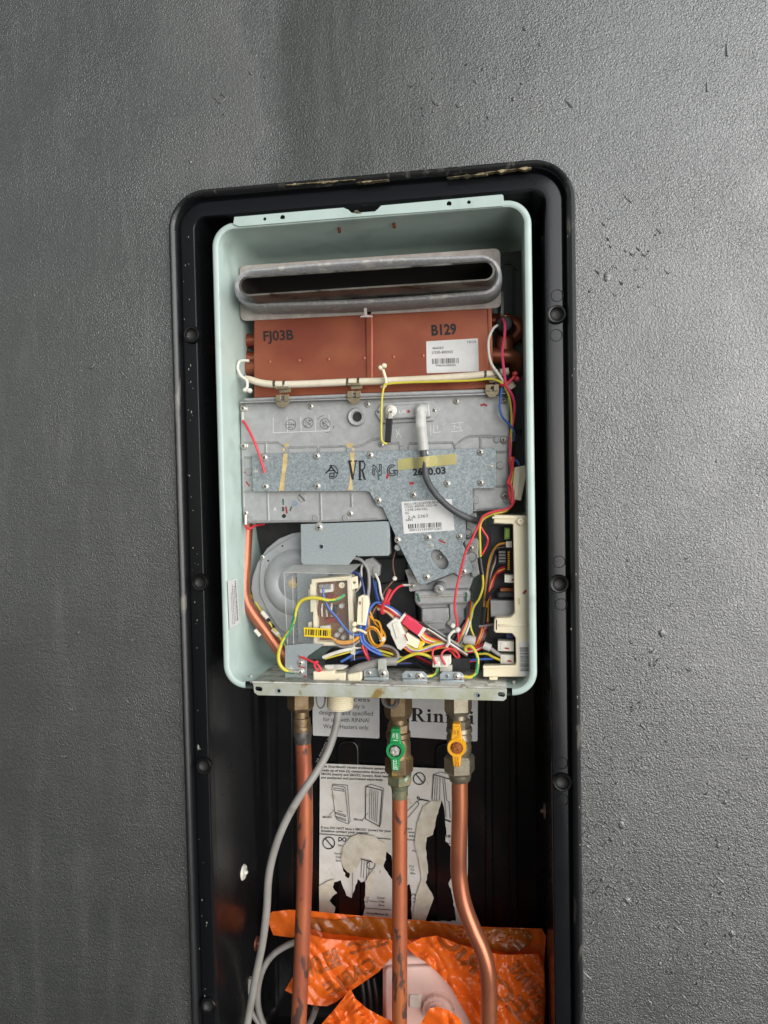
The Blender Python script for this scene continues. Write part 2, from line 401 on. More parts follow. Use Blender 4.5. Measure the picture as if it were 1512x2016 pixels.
def film(name, c, c2, tr):
    m = bpy.data.materials.new(name); m.use_nodes = True; nt = m.node_tree; N, L = nt.nodes, nt.links
    b = N['Principled BSDF']; out = N['Material Output']
    n = N.new('ShaderNodeTexNoise'); n.inputs['Scale'].default_value = 18; n.inputs['Detail'].default_value = 5; tc = N.new('ShaderNodeTexCoord'); L.new(tc.outputs['Object'], n.inputs['Vector'])
    x = N.new('ShaderNodeMix'); x.data_type = 'RGBA'; L.new(n.outputs['Fac'], x.inputs[0]); x.inputs[6].default_value = (*lin(c), 1); x.inputs[7].default_value = (*lin(c2), 1)
    L.new(x.outputs[2], b.inputs['Base Color']); b.inputs['Roughness'].default_value = 0.24
    n2 = N.new('ShaderNodeTexNoise'); n2.inputs['Scale'].default_value = 70; n2.inputs['Detail'].default_value = 4; n2.inputs['Distortion'].default_value = 0.6; L.new(tc.outputs['Object'], n2.inputs['Vector'])
    bp = N.new('ShaderNodeBump'); bp.inputs['Strength'].default_value = 0.12; bp.inputs['Distance'].default_value = 0.003; L.new(n2.outputs['Fac'], bp.inputs['Height']); L.new(bp.outputs[0], b.inputs['Normal'])
    t = N.new('ShaderNodeBsdfTranslucent'); L.new(x.outputs[2], t.inputs[0]); mx = N.new('ShaderNodeMixShader'); mx.inputs[0].default_value = tr
    L.new(b.outputs[0], mx.inputs[1]); L.new(t.outputs[0], mx.inputs[2]); L.new(mx.outputs[0], out.inputs[0]); return m
M['orange'] = film('orange_film', 'fa6a1a', 'f27c30', 0.35)
M['orange_brown'] = film('brown_adhesive_film', '8a4a14', 'a0581c', 0.15)

def spangle():
    m = bpy.data.materials.new('spangled_galvanised'); m.use_nodes = True; nt = m.node_tree; N, L = nt.nodes, nt.links; b = N['Principled BSDF']
    tc = N.new('ShaderNodeTexCoord'); v = N.new('ShaderNodeTexVoronoi'); v.inputs['Scale'].default_value = 520; v.inputs['Randomness'].default_value = 1
    n = N.new('ShaderNodeTexNoise'); n.inputs['Scale'].default_value = 460; n.inputs['Detail'].default_value = 3; n.inputs['Distortion'].default_value = 1.5
    for q in (v, n): L.new(tc.outputs['Object'], q.inputs['Vector'])
    bw = N.new('ShaderNodeRGBToBW'); L.new(v.outputs['Color'], bw.inputs[0])
    ad = N.new('ShaderNodeMath'); ad.operation = 'ADD'; L.new(bw.outputs[0], ad.inputs[0]); L.new(n.outputs['Fac'], ad.inputs[1])
    r = N.new('ShaderNodeValToRGB'); r.color_ramp.elements[0].position = 0.32; r.color_ramp.elements[0].color = (*lin('7d8689'), 1); r.color_ramp.elements[1].position = 0.72; r.color_ramp.elements[1].color = (*lin('a3abae'), 1)
    hf = N.new('ShaderNodeMath'); hf.operation = 'MULTIPLY'; hf.inputs[1].default_value = 0.5; L.new(ad.outputs[0], hf.inputs[0]); L.new(hf.outputs[0], r.inputs[0])
    L.new(r.outputs[0], b.inputs['Base Color']); b.inputs['Metallic'].default_value = 0.4
    rr = N.new('ShaderNodeMapRange'); rr.inputs['To Min'].default_value = 0.34; rr.inputs['To Max'].default_value = 0.55; L.new(hf.outputs[0], rr.inputs['Value']); L.new(rr.outputs[0], b.inputs['Roughness']); return m
M['spangle'] = spangle()

def wall_mat():
    m = bpy.data.materials.new('dark_grey_render'); m.use_nodes = True; nt = m.node_tree; N, L = nt.nodes, nt.links; b = N['Principled BSDF']
    tc = N.new('ShaderNodeTexCoord')
    def noise(sc, det, dist=0.0, vec=None):
        n = N.new('ShaderNodeTexNoise'); n.inputs['Scale'].default_value = sc; n.inputs['Detail'].default_value = det; n.inputs['Distortion'].default_value = dist
        L.new(vec or tc.outputs['Object'], n.inputs['Vector']); return n.outputs['Fac']
    def rng(v, a, z, lo=0.0, hi=1.0):
        r = N.new('ShaderNodeMapRange'); r.inputs['From Min'].default_value = a; r.inputs['From Max'].default_value = z; r.inputs['To Min'].default_value = lo; r.inputs['To Max'].default_value = hi; L.new(v, r.inputs['Value']); return r.outputs[0]
    def math_(op, a, c):
        q = N.new('ShaderNodeMath'); q.operation = op
        for i, v in enumerate((a, c)):
            if hasattr(v, 'node'): L.new(v, q.inputs[i])
            else: q.inputs[i].default_value = v
        return q.outputs[0]
    mix = N.new('ShaderNodeMix'); mix.data_type = 'RGBA'; L.new(rng(noise(5, 5, 0.4), 0.35, 0.65), mix.inputs[0])
    mix.inputs[6].default_value = (*lin('333531'), 1); mix.inputs[7].default_value = (*lin('2f312e'), 1)
    # chalky bloom above the box's left corner: an irregular washed area
    sep = N.new('ShaderNodeSeparateXYZ'); L.new(tc.outputs['Object'], sep.inputs[0])
    P = at(440, 200, 0)
    wob = math_('MULTIPLY', math_('SUBTRACT', noise(9, 4), 0.5), 0.16)
    dx = math_('ADD', math_('SUBTRACT', sep.outputs['X'], P.x), wob)
    e1 = rng(dx, 0.028, 0.034, 1, 0); e0 = rng(dx, -0.10, 0.015, 0, 1)
    ez = math_('MULTIPLY', rng(sep.outputs['Z'], at(400, 390, 0).z, at(400, 330, 0).z, 0, 1), rng(sep.outputs['Z'], at(440, -300, 0).z, at(440, 60, 0).z, 0, 1))
    def mapped(sc, det, st):
        mp = N.new('ShaderNodeMapping'); mp.inputs['Scale'].default_value = st; L.new(tc.outputs['Object'], mp.inputs['Vector']); return noise(sc, det, 0.3, mp.outputs[0])
    fac = math_('MULTIPLY', math_('MULTIPLY', math_('MULTIPLY', e1, e0), ez), 0.18)
    m2 = N.new('ShaderNodeMix'); m2.data_type = 'RGBA'; L.new(fac, m2.inputs[0]); L.new(mix.outputs[2], m2.inputs[6]); m2.inputs[7].default_value = (*lin('6b6862'), 1)
    # old water stain above the box: a darker washed area with streaky edges
    Q0, Q1 = at(505, 200, 0), at(1090, 200, 0)
    wob2 = math_('MULTIPLY', math_('SUBTRACT', noise(7, 4), 0.5), 0.14)
    sx_ = math_('ADD', sep.outputs['X'], wob2)
    st = math_('MULTIPLY', rng(sx_, Q0.x, Q0.x+0.035, 0, 1), rng(sx_, Q1.x-0.22, Q1.x, 1, 0))
    st = math_('MULTIPLY', st, rng(sep.outputs['Z'], at(700, 400, 0).z, at(700, 340, 0).z, 0, 1))
    st = math_('MULTIPLY', st, rng(mapped(9, 4, (6, 1, 0.8)), 0.3, 0.65, 0.75, 1.0))
    m3 = N.new('ShaderNodeMix'); m3.data_type = 'RGBA'; L.new(math_('MULTIPLY', st, 0.3), m3.inputs[0]); L.new(m2.outputs[2], m3.inputs[6]); m3.inputs[7].default_value = (*lin('262822'), 1)
    m4 = N.new('ShaderNodeMix'); m4.data_type = 'RGBA'; L.new(rng(mapped(16, 5, (3, 1, 0.5)), 0.52, 0.72, 0, 0.22), m4.inputs[0]); L.new(m3.outputs[2], m4.inputs[6]); m4.inputs[7].default_value = (*lin('5e5f5b'), 1)
    L.new(m4.outputs[2], b.inputs['Base Color'])
    L.new(math_('ADD', rng(noise(14, 4), 0.3, 0.7, 0.35, 0.44), math_('MULTIPLY', fac, 0.5)), b.inputs['Roughness'])
    L.new(math_('SUBTRACT', 1.0, math_('MULTIPLY', st, 0.5)), b.inputs['Specular IOR Level']); L.new(math_('SUBTRACT', 1.0, math_('MULTIPLY', st, 0.5)), b.inputs['Coat Weight']); b.inputs['Coat IOR'].default_value = 1.75; b.inputs['Coat Roughness'].default_value = 0.35
    h1 = noise(520, 3, 0.8); h2 = noise(170, 2, 0.6); h3 = noise(20, 3)
    hh = math_('ADD', math_('ADD', math_('MULTIPLY', h1, rng(noise(11, 3), 0.3, 0.7, 0.6, 1.05)), math_('MULTIPLY', h2, rng(noise(6, 3), 0.3, 0.7, 0.12, 0.34))), math_('ADD', math_('MULTIPLY', h3, 0.55), math_('MULTIPLY', mapped(22, 3, (0.5, 1, 3)), 0.3)))
    bp = N.new('ShaderNodeBump'); bp.inputs['Strength'].default_value = 0.62; bp.inputs['Distance'].default_value = 0.0018
    L.new(hh, bp.inputs['Height']); L.new(bp.outputs[0], b.inputs['Normal']); L.new(bp.outputs[0], b.inputs['Coat Normal']); return m
M['wall'] = wall_mat()

# ------------------------------------------------------------------ screws (one mesh for each size, shared)
SCREW = {}
def screw_mesh(rk, style):
    key = (round(rk, 4), style)
    if key in SCREW: return SCREW[key]
    r = rk
    prof = [(0, -0.55*r), (0.45*r, -0.52*r), (0.78*r, -0.36*r), (r, -0.08*r), (r, 0.15*r)]
    if style == 'washer': prof += [(1.25*r, 0.15*r), (1.3*r, 0.3*r)]
    me = flathe_mesh(prof, 14); bm = bmesh.new(); bm.from_mesh(me)
    for a in (0, 1):
        w, l = (0.13*r, 0.52*r) if a == 0 else (0.52*r, 0.13*r)
        res = bmesh.ops.create_cube(bm, size=1, matrix=Matrix.Translation((0, -0.50*r, 0)) @ Matrix.Diagonal((2*w, 0.16*r + a*0.01*r, 2*l, 1)))
        for v in res['verts']:
            for f in v.link_faces: f.material_index = 1
    for f in bm.faces: f.smooth = f.material_index == 0
    bm.to_mesh(me); bm.free(); me.materials.append(M['steel']); me.materials.append(M['slot'])
    SCREW[key] = me; return me
def screw(px, py, Y, rpx, parent, style='pan', name='screw'):
    me = screw_mesh(round(rpx)*0.00056, style)
    o = bpy.data.objects.new(name, me); COL.objects.link(o)
    o.parent = parent
    if parent.type == 'EMPTY': o.matrix_parent_inverse = Matrix.Translation(-parent.location)
    o.location = at(px, py, Y); o.rotation_euler = (0, random.uniform(0, 3), 0); return o

# ================================================================== SETTING

def mid(a, b): return (a+b)/2
RX0 = mid(at(341, 500).x, at(374, 1900).x); RX1 = mid(at(1131, 430).x, at(1149, 1950).x)
RZ1 = mid(at(430, 372).z, at(1000, 324.5).z); RZ0 = 0.63
RIM = (RX0, RX1, RZ0, RZ1, 0.044)
def hole_wall():
    n = 8; inner = roundrect(RX0+0.004, RX1-0.004, RZ0+0.004, RZ1-0.004, 0.040, n); N = len(inner)
    x0, x1, z0, z1 = -2.4, 2.0, 0.0, 2.7; cx, cz = (RX0+RX1)/2, (RZ0+RZ1)/2
    vs = [(x, 0, z) for x, z in inner]; fs = []
    # collar into the cavity
    vs += [(x, 0.03, z) for x, z in inner]
    for i in range(N): fs.append((i, (i+1) % N, N+(i+1) % N, N+i))
    # four corner fans and four sides, butted
    b = len(vs); vs += [(x1, 0, z1), (x0, 0, z1), (x0, 0, z0), (x1, 0, z0)]
    for c in range(4):
        for k in range(n): fs.append((b+c, c*(n+1)+k, c*(n+1)+k+1))
        fs.append((b+c, c*(n+1)+n, ((c+1) % 4)*(n+1), b+(c+1) % 4))
    b2 = len(vs); vs += [(x1, 0.2, z1), (x0, 0.2, z1), (x0, 0.2, z0), (x1, 0.2, z0)]
    for c in range(4): fs.append((b+c, b+(c+1) % 4, b2+(c+1) % 4, b2+c))
    return fix(mesh(vs, fs))
wall = obj('wall', hole_wall(), M['wall']); wall['kind'] = 'structure'; wall['label'] = 'dark grey textured painted outside wall around the recessed box'

# paint runs and blisters of the wall's own coating
def drip(px, y0, y1, w):
    A = [at(px + 2*math.sin(i*1.3), y0 + (y1-y0)*i/6, 0.0010) for i in range(7)]
    return tube_mesh(A, w*pm(0), 8, 5, rfun=lambda t: 0.55 + 0.25*math.sin(t*23) + (1.1*max(0, t-0.86)/0.14))
for x, y0, y1, w in ((1390, 20, 182, 2.4), (1429, -90, 112, 2.6)):
    obj('paint_drip', drip(x, y0, y1, w), M['wall'], wall, None, True)
def blisters():
    ms = []; rg = random.Random(11)
    spots = [(1240, 470, 60, 70, 10), (1190, 540, 60, 50, 6), (1215, 1530, 150, 120, 24), (1420, 1570, 60, 30, 8), (1200, 1690, 70, 120, 26), (1440, 1700, 70, 60, 14),
             (1450, 1850, 60, 110, 16), (1330, 1900, 120, 110, 26), (1300, 1350, 150, 150, 14), (960, 130, 120, 110, 9), (880, 200, 120, 120, 5), (1200, 1150, 250, 250, 10), (250, 1100, 220, 700, 14), (430, 240, 100, 130, 8), (1170, 1800, 25, 120, 12)]
    for cx, cy, sx, sy, n in spots:
        for _ in range(int(n*1.5)):
            x, y = cx + rg.gauss(0, 0.5)*sx, cy + rg.gauss(0, 0.5)*sy
            if (335 < x < 1150 and y > 330) or y < 5: continue
            big = rg.random() < 0.25; L_ = rg.uniform(5, 11) if not big else rg.uniform(12, 28); a = rg.uniform(-0.7, 0.7) + (math.pi if rg.random() < 0.15 else 0)
            if rg.random() < 0.12:
                me = flathe_mesh([(0, -0.0010), (0.6*L_*0.3*pm(0), -0.0007), (L_*0.3*pm(0), 0.0004)], 9); me.transform(Matrix.Translation(at(x, y, 0)) @ Matrix.Diagonal((1, 1, rg.uniform(0.8, 1.9), 1)))
            else:
                P = [at(x + L_*(math.cos(a)*t - math.sin(a)*0.45*(1-4*t*t)*-1), y + L_*(math.sin(a)*t + math.cos(a)*0.45*(1-4*t*t)), 0.0001) for t in (-0.5, -0.25, 0, 0.25, 0.5)]
                me = tube_mesh(P, rg.uniform(1.1, 2.2)*pm(0), 6, 3, rfun=lambda t: 0.25 + math.sin(math.pi*t))
            ms.append(me)
    return join(ms)
bl = obj('paint_blisters', blisters(), M['wall'], wall, None, True); bl['kind'] = 'stuff'

# ================================================================== RECESSED BOX
box = thing('recess_box', 'black plastic recess box with a rounded rim set into the dark wall', 'recess box', ((RX0+RX1)/2, 0, RZ0))
rim_o = obj('rim', sweep_rect(RIM, [(0.004, 0.03), (0.0, 0.002), (0.0, -0.004), (0.0015, -0.008), (0.0042, -0.0100), (0.0060, -0.0096), (0.0080, -0.0082), (0.0095, -0.0062), (0.0105, -0.0010), (0.0118, 0.0004), (0.0130, -0.0012), (0.0136, -0.0032), (0.0150, -0.0040), (0.0290, -0.0040), (0.0300, -0.0032), (0.0306, -0.0015), (0.0308, 0.010)], 10), [M['plastic_face'], M['bead']], box, None, True)
for i_, p_ in enumerate(rim_o.data.polygons):
    c_ = p_.center; e_ = min(c_.x-RX0, RX1-c_.x, c_.z-RZ0, RZ1-c_.z)
    p_.material_index = 1 if (e_ < 0.0088 and c_.y < -0.003) else 0
IN0, IN1, INZ0, INZ1 = RX0+0.0308, RX1-0.0308, RZ0+0.0308, RZ1-0.0308
BACK = 0.172
obj('box_shell', sweep_rect((IN0, IN1, INZ0, INZ1, 0.0132), [(-0.0012, 0.002), (0, 0.010), (0.002, 0.150), (0.006, 0.166), (0.012, BACK), (0.2, BACK+0.0005)], 6), M['plastic'], box, None, True)
bp_ = obj('back_panel', mesh([(IN0+0.01, BACK, INZ0+0.01), (IN1-0.01, BACK, INZ0+0.01), (IN1-0.01, BACK, INZ1-0.01), (IN0+0.01, BACK, INZ1-0.01)], [(0, 1, 2, 3)]), M['plastic'], box)
# upright ribs pressed into the back
for x0, x1, yt, r in ((545, 575, 1250, 4), (664, 706, 1458, 20), (858, 902, 1463, 20), (955, 968, 1250, 4), (1003, 1016, 1250, 4)):
    plate('rib', [(x0, yt), (x1, yt), (x1+6, 2150), (x0+2, 2150)], BACK-0.006, 0.0055, M['plastic'], box, r=[r, r, 0, 0], bevel=0.002, smooth=False)
def boss(px, py, tint):
    o = flathe('screw_boss', px, py, -0.004, [(0.0, -0.0006), (7, -0.0006), (8, -0.0010), (11.5, -0.0026), (13, -0.0048), (15.5, -0.0050), (17, -0.0040), (18, 0.0)], [M['plastic'], M['slot']], rim_o, 24, mi=[1, 1, 1, 0, 0, 0, 0])
    flathe('screw', px, py, -0.004, [(0, -0.0020), (4, -0.0018), (6.6, -0.0010), (7.2, -0.0004)], M[tint], o, 12)
for px, py, t in ((380, 660, 'brass'), (396, 1146, 'brass'), (404, 1506, 'brass_grey'), (413, 1977, 'brass_grey'), (1096, 620, 'slot'), (1101, 1149, 'slot'), (1107, 1538, 'brass')):
    boss(px, py, t)
for px, py in ((1097, 582), (1095, 660), (1101, 1106), (1105, 1190), (1106, 1502), (1108, 1574), (718, 393), (1043, 364), (878, 378)):
    flathe('moulded_disc', px, py, -0.004, [(10.3, 0.0001), (10.5, -0.0005), (11.6, -0.0005), (11.8, 0.0001)], M['plastic_face'], rim_o, 20)
# screws in the side walls
def side_screw(px, py, X, sgn, tint):
    c = atX(px, py, X); me = flathe_mesh([(0, -0.006), (0.002, -0.0058), (0.003, -0.003), (0.0085, -0.0022), (0.010, 0.0)], 16)
    me.transform(Matrix.Rotation(sgn*math.pi/2, 4, 'Z')); o = obj('side_screw', me, M[tint], box, None, True); o.location = c
side_screw(479, 1717, IN0+0.001, 1, 'white'); side_screw(1074, 1597, IN1-0.001, -1, 'brass_grey'); side_screw(504, 1857, IN0+0.001, 1, 'hx_dark')
# torn sealant along the top edge
def sealant(segs, seed):
    rg = random.Random(seed); P = []
    (x0, y0), (x1, y1) = segs; n = int((x1-x0)/5); up, dn = [], []
    for i in range(n+1):
        t = i/n; x = x0+(x1-x0)*t; y = y0+(y1-y0)*t
        h = 0.2 + 5.0*max(0, noise2(x*0.045, seed*3.3)+0.15) * math.sin(math.pi*min(1, max(0.02, t)))**0.4
        up.append((x + rg.uniform(-1, 1), y - h*rg.uniform(0.4, 1))); dn.append((x + rg.uniform(-1, 1), y + h*rg.uniform(0.5, 1.6)))
    return up + dn[::-1]
for s, k in ((((560, 364), (700, 353)), 1), (((700, 359), (765, 353)), 2), (((880, 349), (960, 341)), 3), (((940, 341), (1046, 329)), 4)):
    plate('sealant_strip', sealant(s, k), -0.0112, 0.006, M['sealant'], rim_o, bevel=0.0003)
bd = [(400 + 26*i + 3*math.sin(i*2.1), 378 - 26*i*0.0832 + (6 if i == 0 else 0) + 1.2*math.sin(i*1.7), -0.0035) for i in range(26)]
tube('sealant_bead', bd, 2.6, mat('weathered_sealant', '6f6a5c', 0.7, c2='4b483f', vscale=120, bump=0.6, bscale=300, spots='a89a78', sscale=70, sth=0.6), rim_o, 8, 5, rfun=lambda t: 0.65 + 0.5*abs(noise2(t*40, 2)))
def grit(n, seed, zone):
    rg = random.Random(seed); ms = []
    for _ in range(n):
        x, y, Y = zone(rg); r = rg.uniform(0.4, 1.5)*pm(0)*(1.8 if rg.random() < 0.08 else 1)
        me = flathe_mesh([(0, -r*0.5), (r, 0.0002)], 6); me.transform(Matrix.Translation(at(x, y, Y)) @ Matrix.Diagonal((1, 1, rg.uniform(0.7, 2.4), 1))); ms.append(me)
    return join(ms)
g1 = obj('paint_specks', grit(45, 4, lambda r: (lambda t: (358 + t*38/1500*1.0 + r.gauss(6, 8)*0.6 + 4, 450 + t, -0.0098 if r.random() < .4 else -0.0045))(r.uniform(0, 1560))), mat('paint_speck', '77746e', 0.6), rim_o); g1['kind'] = 'stuff'
g2 = obj('paint_specks', grit(22, 5, lambda r: (lambda t: (1122 + t*18/1500 + r.gauss(4, 5), 420 + t, -0.0098))(r.uniform(0, 1560))), MATS['paint_speck'], rim_o); g2['kind'] = 'stuff'

# stickers on the back of the box
LB = BACK - 0.0066
n1 = plate('notice_sticker', [(615, 1340), (747, 1346), (747, 1454), (616, 1448)], LB, 0.0004, M['paper'], box, r=3, bevel=0, label='white sticker with black lettering behind the grey conduit')
T = LB - 0.0003
for s, a, b, h in (('This Recess', (634.6, 1379), (728.2, 1381.5), 8.6), ('Box Assembly is', (644, 1393), (718, 1395), 8.6), ('designed and specified', (628, 1406.5), (734, 1409), 8.6), ('for use with RINNAI', (636, 1420), (726.7, 1422.5), 8.6), ('Water Heaters only.', (636, 1433.5), (727, 1436.5), 8.6)):
    text(s, a, b, h, T, M['ink'], n1)
n2 = plate('logo_sticker', [(804, 1350), (941, 1358), (940, 1460), (806, 1451)], LB, 0.0004, M['paper'], box, r=4, bevel=0, label='white sticker with large black serif lettering between the two valves')
def serif_word(x, y, sx, sy, slope, Y):
    out = []
    def P(pts):
        q = [(x + ox*sx + px*sx, y - py*sy + (ox+px)*sx*slope) for px, py in pts]; out.append((q, []))
    def PH(pts, hole):
        f = lambda L: [(x + ox*sx + px*sx, y - py*sy + (ox+px)*sx*slope) for px, py in L]; out.append((f(pts), [f(hole)]))
    def half(cx, cy, rx, ry, a0, a1, n=10): return [(cx + rx*math.cos(math.radians(a0+(a1-a0)*i/n)), cy + ry*math.sin(math.radians(a0+(a1-a0)*i/n))) for i in range(n+1)]
    ox = 0.0
    P([(0, 0), (.42, 0), (.42, .05), (.33, .08), (.33, .92), (.42, .95), (.42, 1), (0, 1), (0, .95), (.09, .92), (.09, .08), (0, .05)])
    P([(.33, 1)] + half(.42, .735, .32, .265, 90, -90) + [(.33, .47), (.33, .55)] + half(.42, .74, .12, .19, -90, 90)+[(.33, .93)])
    P([(.36, .5), (.56, .49), (.82, .09), (.92, .06), (.92, 0), (.66, 0)])
    def I(o):
        nonlocal ox; ox = o
        P([(0, 0), (.36, 0), (.36, .05), (.28, .07), (.28, .66), (.22, .66), (0, .6), (0, .56), (.09, .54), (.09, .07), (0, .05)])
        P(half(.17, .85, .11, .11, 0, 340, 14))
    def Nn(o):
        nonlocal ox; ox = o
        P([(0, 0), (.35, 0), (.35, .05), (.28, .07), (.28, .5), (.36, .55), (.42, .54), (.44, .46), (.44, .07), (.38, .05), (.38, 0), (.72, 0), (.72, .05), (.63, .07), (.63, .5), (.58, .62), (.47, .67), (.36, .64), (.28, .57), (.28, .66), (.22, .66), (0, .6), (0, .56), (.09, .54), (.09, .07), (0, .05)])
    I(.98); Nn(1.40); Nn(2.18); ox = 2.96
    P([(.05, .5), (.14, .62), (.3, .67), (.45, .63), (.53, .52), (.53, .1), (.62, .06), (.62, .02), (.5, -.01), (.4, .03), (.36, .1), (.24, 0), (.1, 0), (.02, .1), (.03, .24), (.15, .34), (.35, .4), (.35, .52), (.29, .6), (.22, .58), (.2, .47), (.1, .44)])
    I(3.66)
    return out
for i, (q, hs) in enumerate(serif_word(809, 1420, 31, 26.5, 0.047, T)):
    plate('printed_letter', q, T, 0.00025, M['ink'], n2, holes=hs, bevel=0)
# torn instruction sheet
SY = LB
hA = [(658, 1737), (671, 1733), (676, 1748), (682, 1763), (692, 1768), (698, 1752), (704, 1730), (711, 1737), (718, 1735), (720, 1752), (717, 1770), (719, 1785), (713, 1806), (657, 1800), (660, 1786), (648, 1775), (655, 1764), (664, 1758), (655, 1748)]
hB = [(759, 1674), (771, 1685), (774, 1735), (765, 1722), (755, 1704), (760, 1692)]
hC = [(869, 1575), (874, 1590), (876, 1613), (879, 1640), (877, 1656), (888, 1668), (892, 1700), (890, 1725), (883, 1739), (889, 1757), (893, 1775), (898, 1813), (838, 1814), (843, 1790), (854, 1768), (846, 1752), (838, 1737), (843, 1718), (841, 1695), (838, 1670), (840, 1649), (852, 1644), (857, 1622), (860, 1606)]
hD = [(806, 1740), (811, 1762), (809, 1790), (810, 1813), (800, 1813), (800, 1745)]
def sheetY(x, y): return SY - 0.0008*noise2(x*0.03, y*0.02, 1) - 0.0006*noise2(x*0.09, y*0.05, 2)
inst = sheet('instruction_sheet', [(630, 1503), (700, 1505.5), (800, 1510), (920, 1516), (921, 1700), (919, 1840), (628, 1830), (629, 1650)], sheetY, M['paper_old'], box, 9, [hA, hB, hC, hD], 'torn white instruction sheet with black print on the back of the box', True, jag=1.2)
def tY(x, y): return sheetY(x, y) - 0.0005
def tx(s, a, b, h, bold=0.0, m='ink'): return text(s, a, b, h, 0, M[m], inst, bold, Yf=tY)
tx('The Smartbox® recess enclosure system is', (632, 1510.5), (764, 1516), 4.6, .02); tx('made up of two (2) components those are the', (632, 1518.4), (770, 1523.5), 4.6, .02)
tx('SBOXI (insert) and SBOXC (cover). Both items', (632, 1525.6), (768, 1531), 4.6, .02); tx('are packaged and purchased separately.', (632, 1532.6), (755, 1537.5), 4.6, .02)
tx('SBOXC', (634.5, 1610.4), (654, 1610), 4, .02); tx('SBOXI', (696, 1614.5), (714, 1617), 4, .02)
tx('If you DO NOT have a SBOXC (cover) for your', (632, 1631), (770, 1638.4), 4.4, .02); tx('Smatbox contact your supplier.', (632, 1637.6), (727, 1642), 4.4, .02)
tx('DO', (666, 1656), (682, 1657), 8, .04); tx('Obs', (665, 1666), (674, 1666.4), 3.6, .01)
tx('Cove', (658, 1682), (671, 1682.6), 4, .01); tx('Clip', (661, 1689), (671, 1689.5), 4, .01); tx('Slot', (661, 1696), (671, 1696.5), 4, .01)
tx('Cover', (742, 1769), (758, 1770), 4, .015); tx('Clip', (745, 1776.5), (757, 1777), 4, .015); tx('Slot', (745, 1783.5), (757, 1784.2), 4, .015)
tx('curing Method (3)', (721, 1799), (764, 1803), 4.2, .015)
tx('are', (802, 1633), (811, 1633.5), 4, .01); tx('ents', (804, 1640), (816, 1640.6), 4, .01); tx('pipe', (806, 1647), (818, 1647.6), 4, .01)
tx('HE', (878.5, 1648.5), (887, 1649), 5, .03); tx('Fu', (812, 1677), (819, 1677.5), 4, .01)
tx('Co', (805.5, 1707), (815, 1707.5), 4, .015); tx('Cl', (808, 1714), (815, 1714.5), 4, .015); tx('Slo', (808, 1721), (818, 1721.5), 4, .015)
tx('Pipe', (812, 1763), (824, 1763.8), 4, .015); tx('cces', (812, 1770), (825, 1770.8), 4, .015); tx('Slo', (813, 1777), (822, 1777.6), 4, .015)
def stroke_on(lines, width): 
    me = strokes_mesh(lines, SY, width)
    for v in me.vertices: v.co.y = SY - 0.0019
    return obj('printed_drawing', me, M['ink'], inst)
def circ(cx, cy, r, n=20): return [(cx + r*math.cos(2*math.pi*i/n), cy + r*math.sin(2*math.pi*i/n)) for i in range(n+1)]
for cx, cy in ((648, 1658.5), (826, 1532)):
    stroke_on([(circ(cx, cy, 11.5), 1.9), ([(cx-7, cy-9), (cx+8, cy+8.5)], 2.2)], 2)
stroke_on([([(630, 1640.6), (770, 1651)], 1.3), ([(802, 1652), (818, 1653)], 1.2), ([(717, 1786), (771, 1790)], 1.2), ([(881, 1659), (920, 1663)], 1)], 1.2)
CV = [(656, 1543), (685, 1545), (685, 1551), (690, 1616), (686, 1621), (665, 1613), (661, 1606), (654, 1550), (656, 1543)]
stroke_on([CV, [(654, 1548), (658, 1545), (680, 1549), (687, 1619)], [(658, 1550), (677, 1553), (678, 1557), (658, 1554), (658, 1550)], [(661, 1598), (681, 1604), (681, 1607), (662, 1601), (661, 1598)], [(662, 1606), (681, 1612), (681, 1615), (663, 1609), (662, 1606)], [(649, 1604), (660, 1592)], [(665, 1595), (675, 1597)]], 0.9)
fl = [([(721, 1547), (753, 1555), (748, 1626), (720, 1611), (721, 1547)], 1.6), [(721, 1547), (731, 1543), (756, 1551), (751, 1618), (748, 1626)], [(714, 1614), (725, 1599)]] + [[(725+4*i, 1551+i), (724+3.6*i, 1610+1.6*i)] for i in range(1, 6)]
stroke_on(fl, 0.9)
stroke_on([([(854, 1524), (886, 1533)], 1.6), ([(854, 1524), (851, 1573)], 1.6), [(854, 1524), (868, 1519), (888, 1524)], [(858, 1527), (856, 1574)], [(862, 1529), (860, 1574)], [(867, 1530), (866, 1574)], [(872, 1531), (876, 1574), (879, 1608)], [(876, 1532), (880, 1575), (885, 1578), (887, 1610)], ([(876, 1612), (888, 1617)], 2.6)], 0.9)
stroke_on([[(802, 1596), (821, 1577), (825, 1579), (824, 1585), (803, 1609)], [(821, 1577), (829, 1573), (827, 1571), (830, 1576)], ([(826, 1572), (845, 1576)], 2.4), (circ(824, 1570, 2.2, 10), 1.6)], 1.0)
stroke_on([([(711, 1690), (738, 1697)], 1.6), [(713, 1692), (711, 1726)], [(718, 1694), (716, 1728)], [(723, 1695), (722, 1731)], [(728, 1697), (726, 1732)], (circ(731, 1702, 8, 16), 1.5), [(727, 1754), (724, 1775), (718, 1773)], ([(727, 1772), (743, 1774)], 1), [(749, 1712), (749, 1718)], [(695, 1717), (694, 1760)]], 0.9)
def flap(name, pts, lift):
    cx = sum(p[0] for p in pts)/len(pts); cy = sum(p[1] for p in pts)/len(pts)
    sheet(name, pts, lambda x, y: SY - 0.003 - lift*max(0, 1-((x-cx)**2+(y-cy)**2)**0.5/45) + 0.001*noise2(x*.08, y*.08), M['paper_back'], inst, 5)
flap('peeled_flap', [(675, 1668), (690, 1648), (706, 1642), (736, 1646), (757, 1660), (762, 1670), (759, 1690), (752, 1703), (735, 1699), (727, 1691), (710, 1689), (707, 1701), (698, 1716), (685, 1718), (676, 1708), (672, 1690)], 0.006)
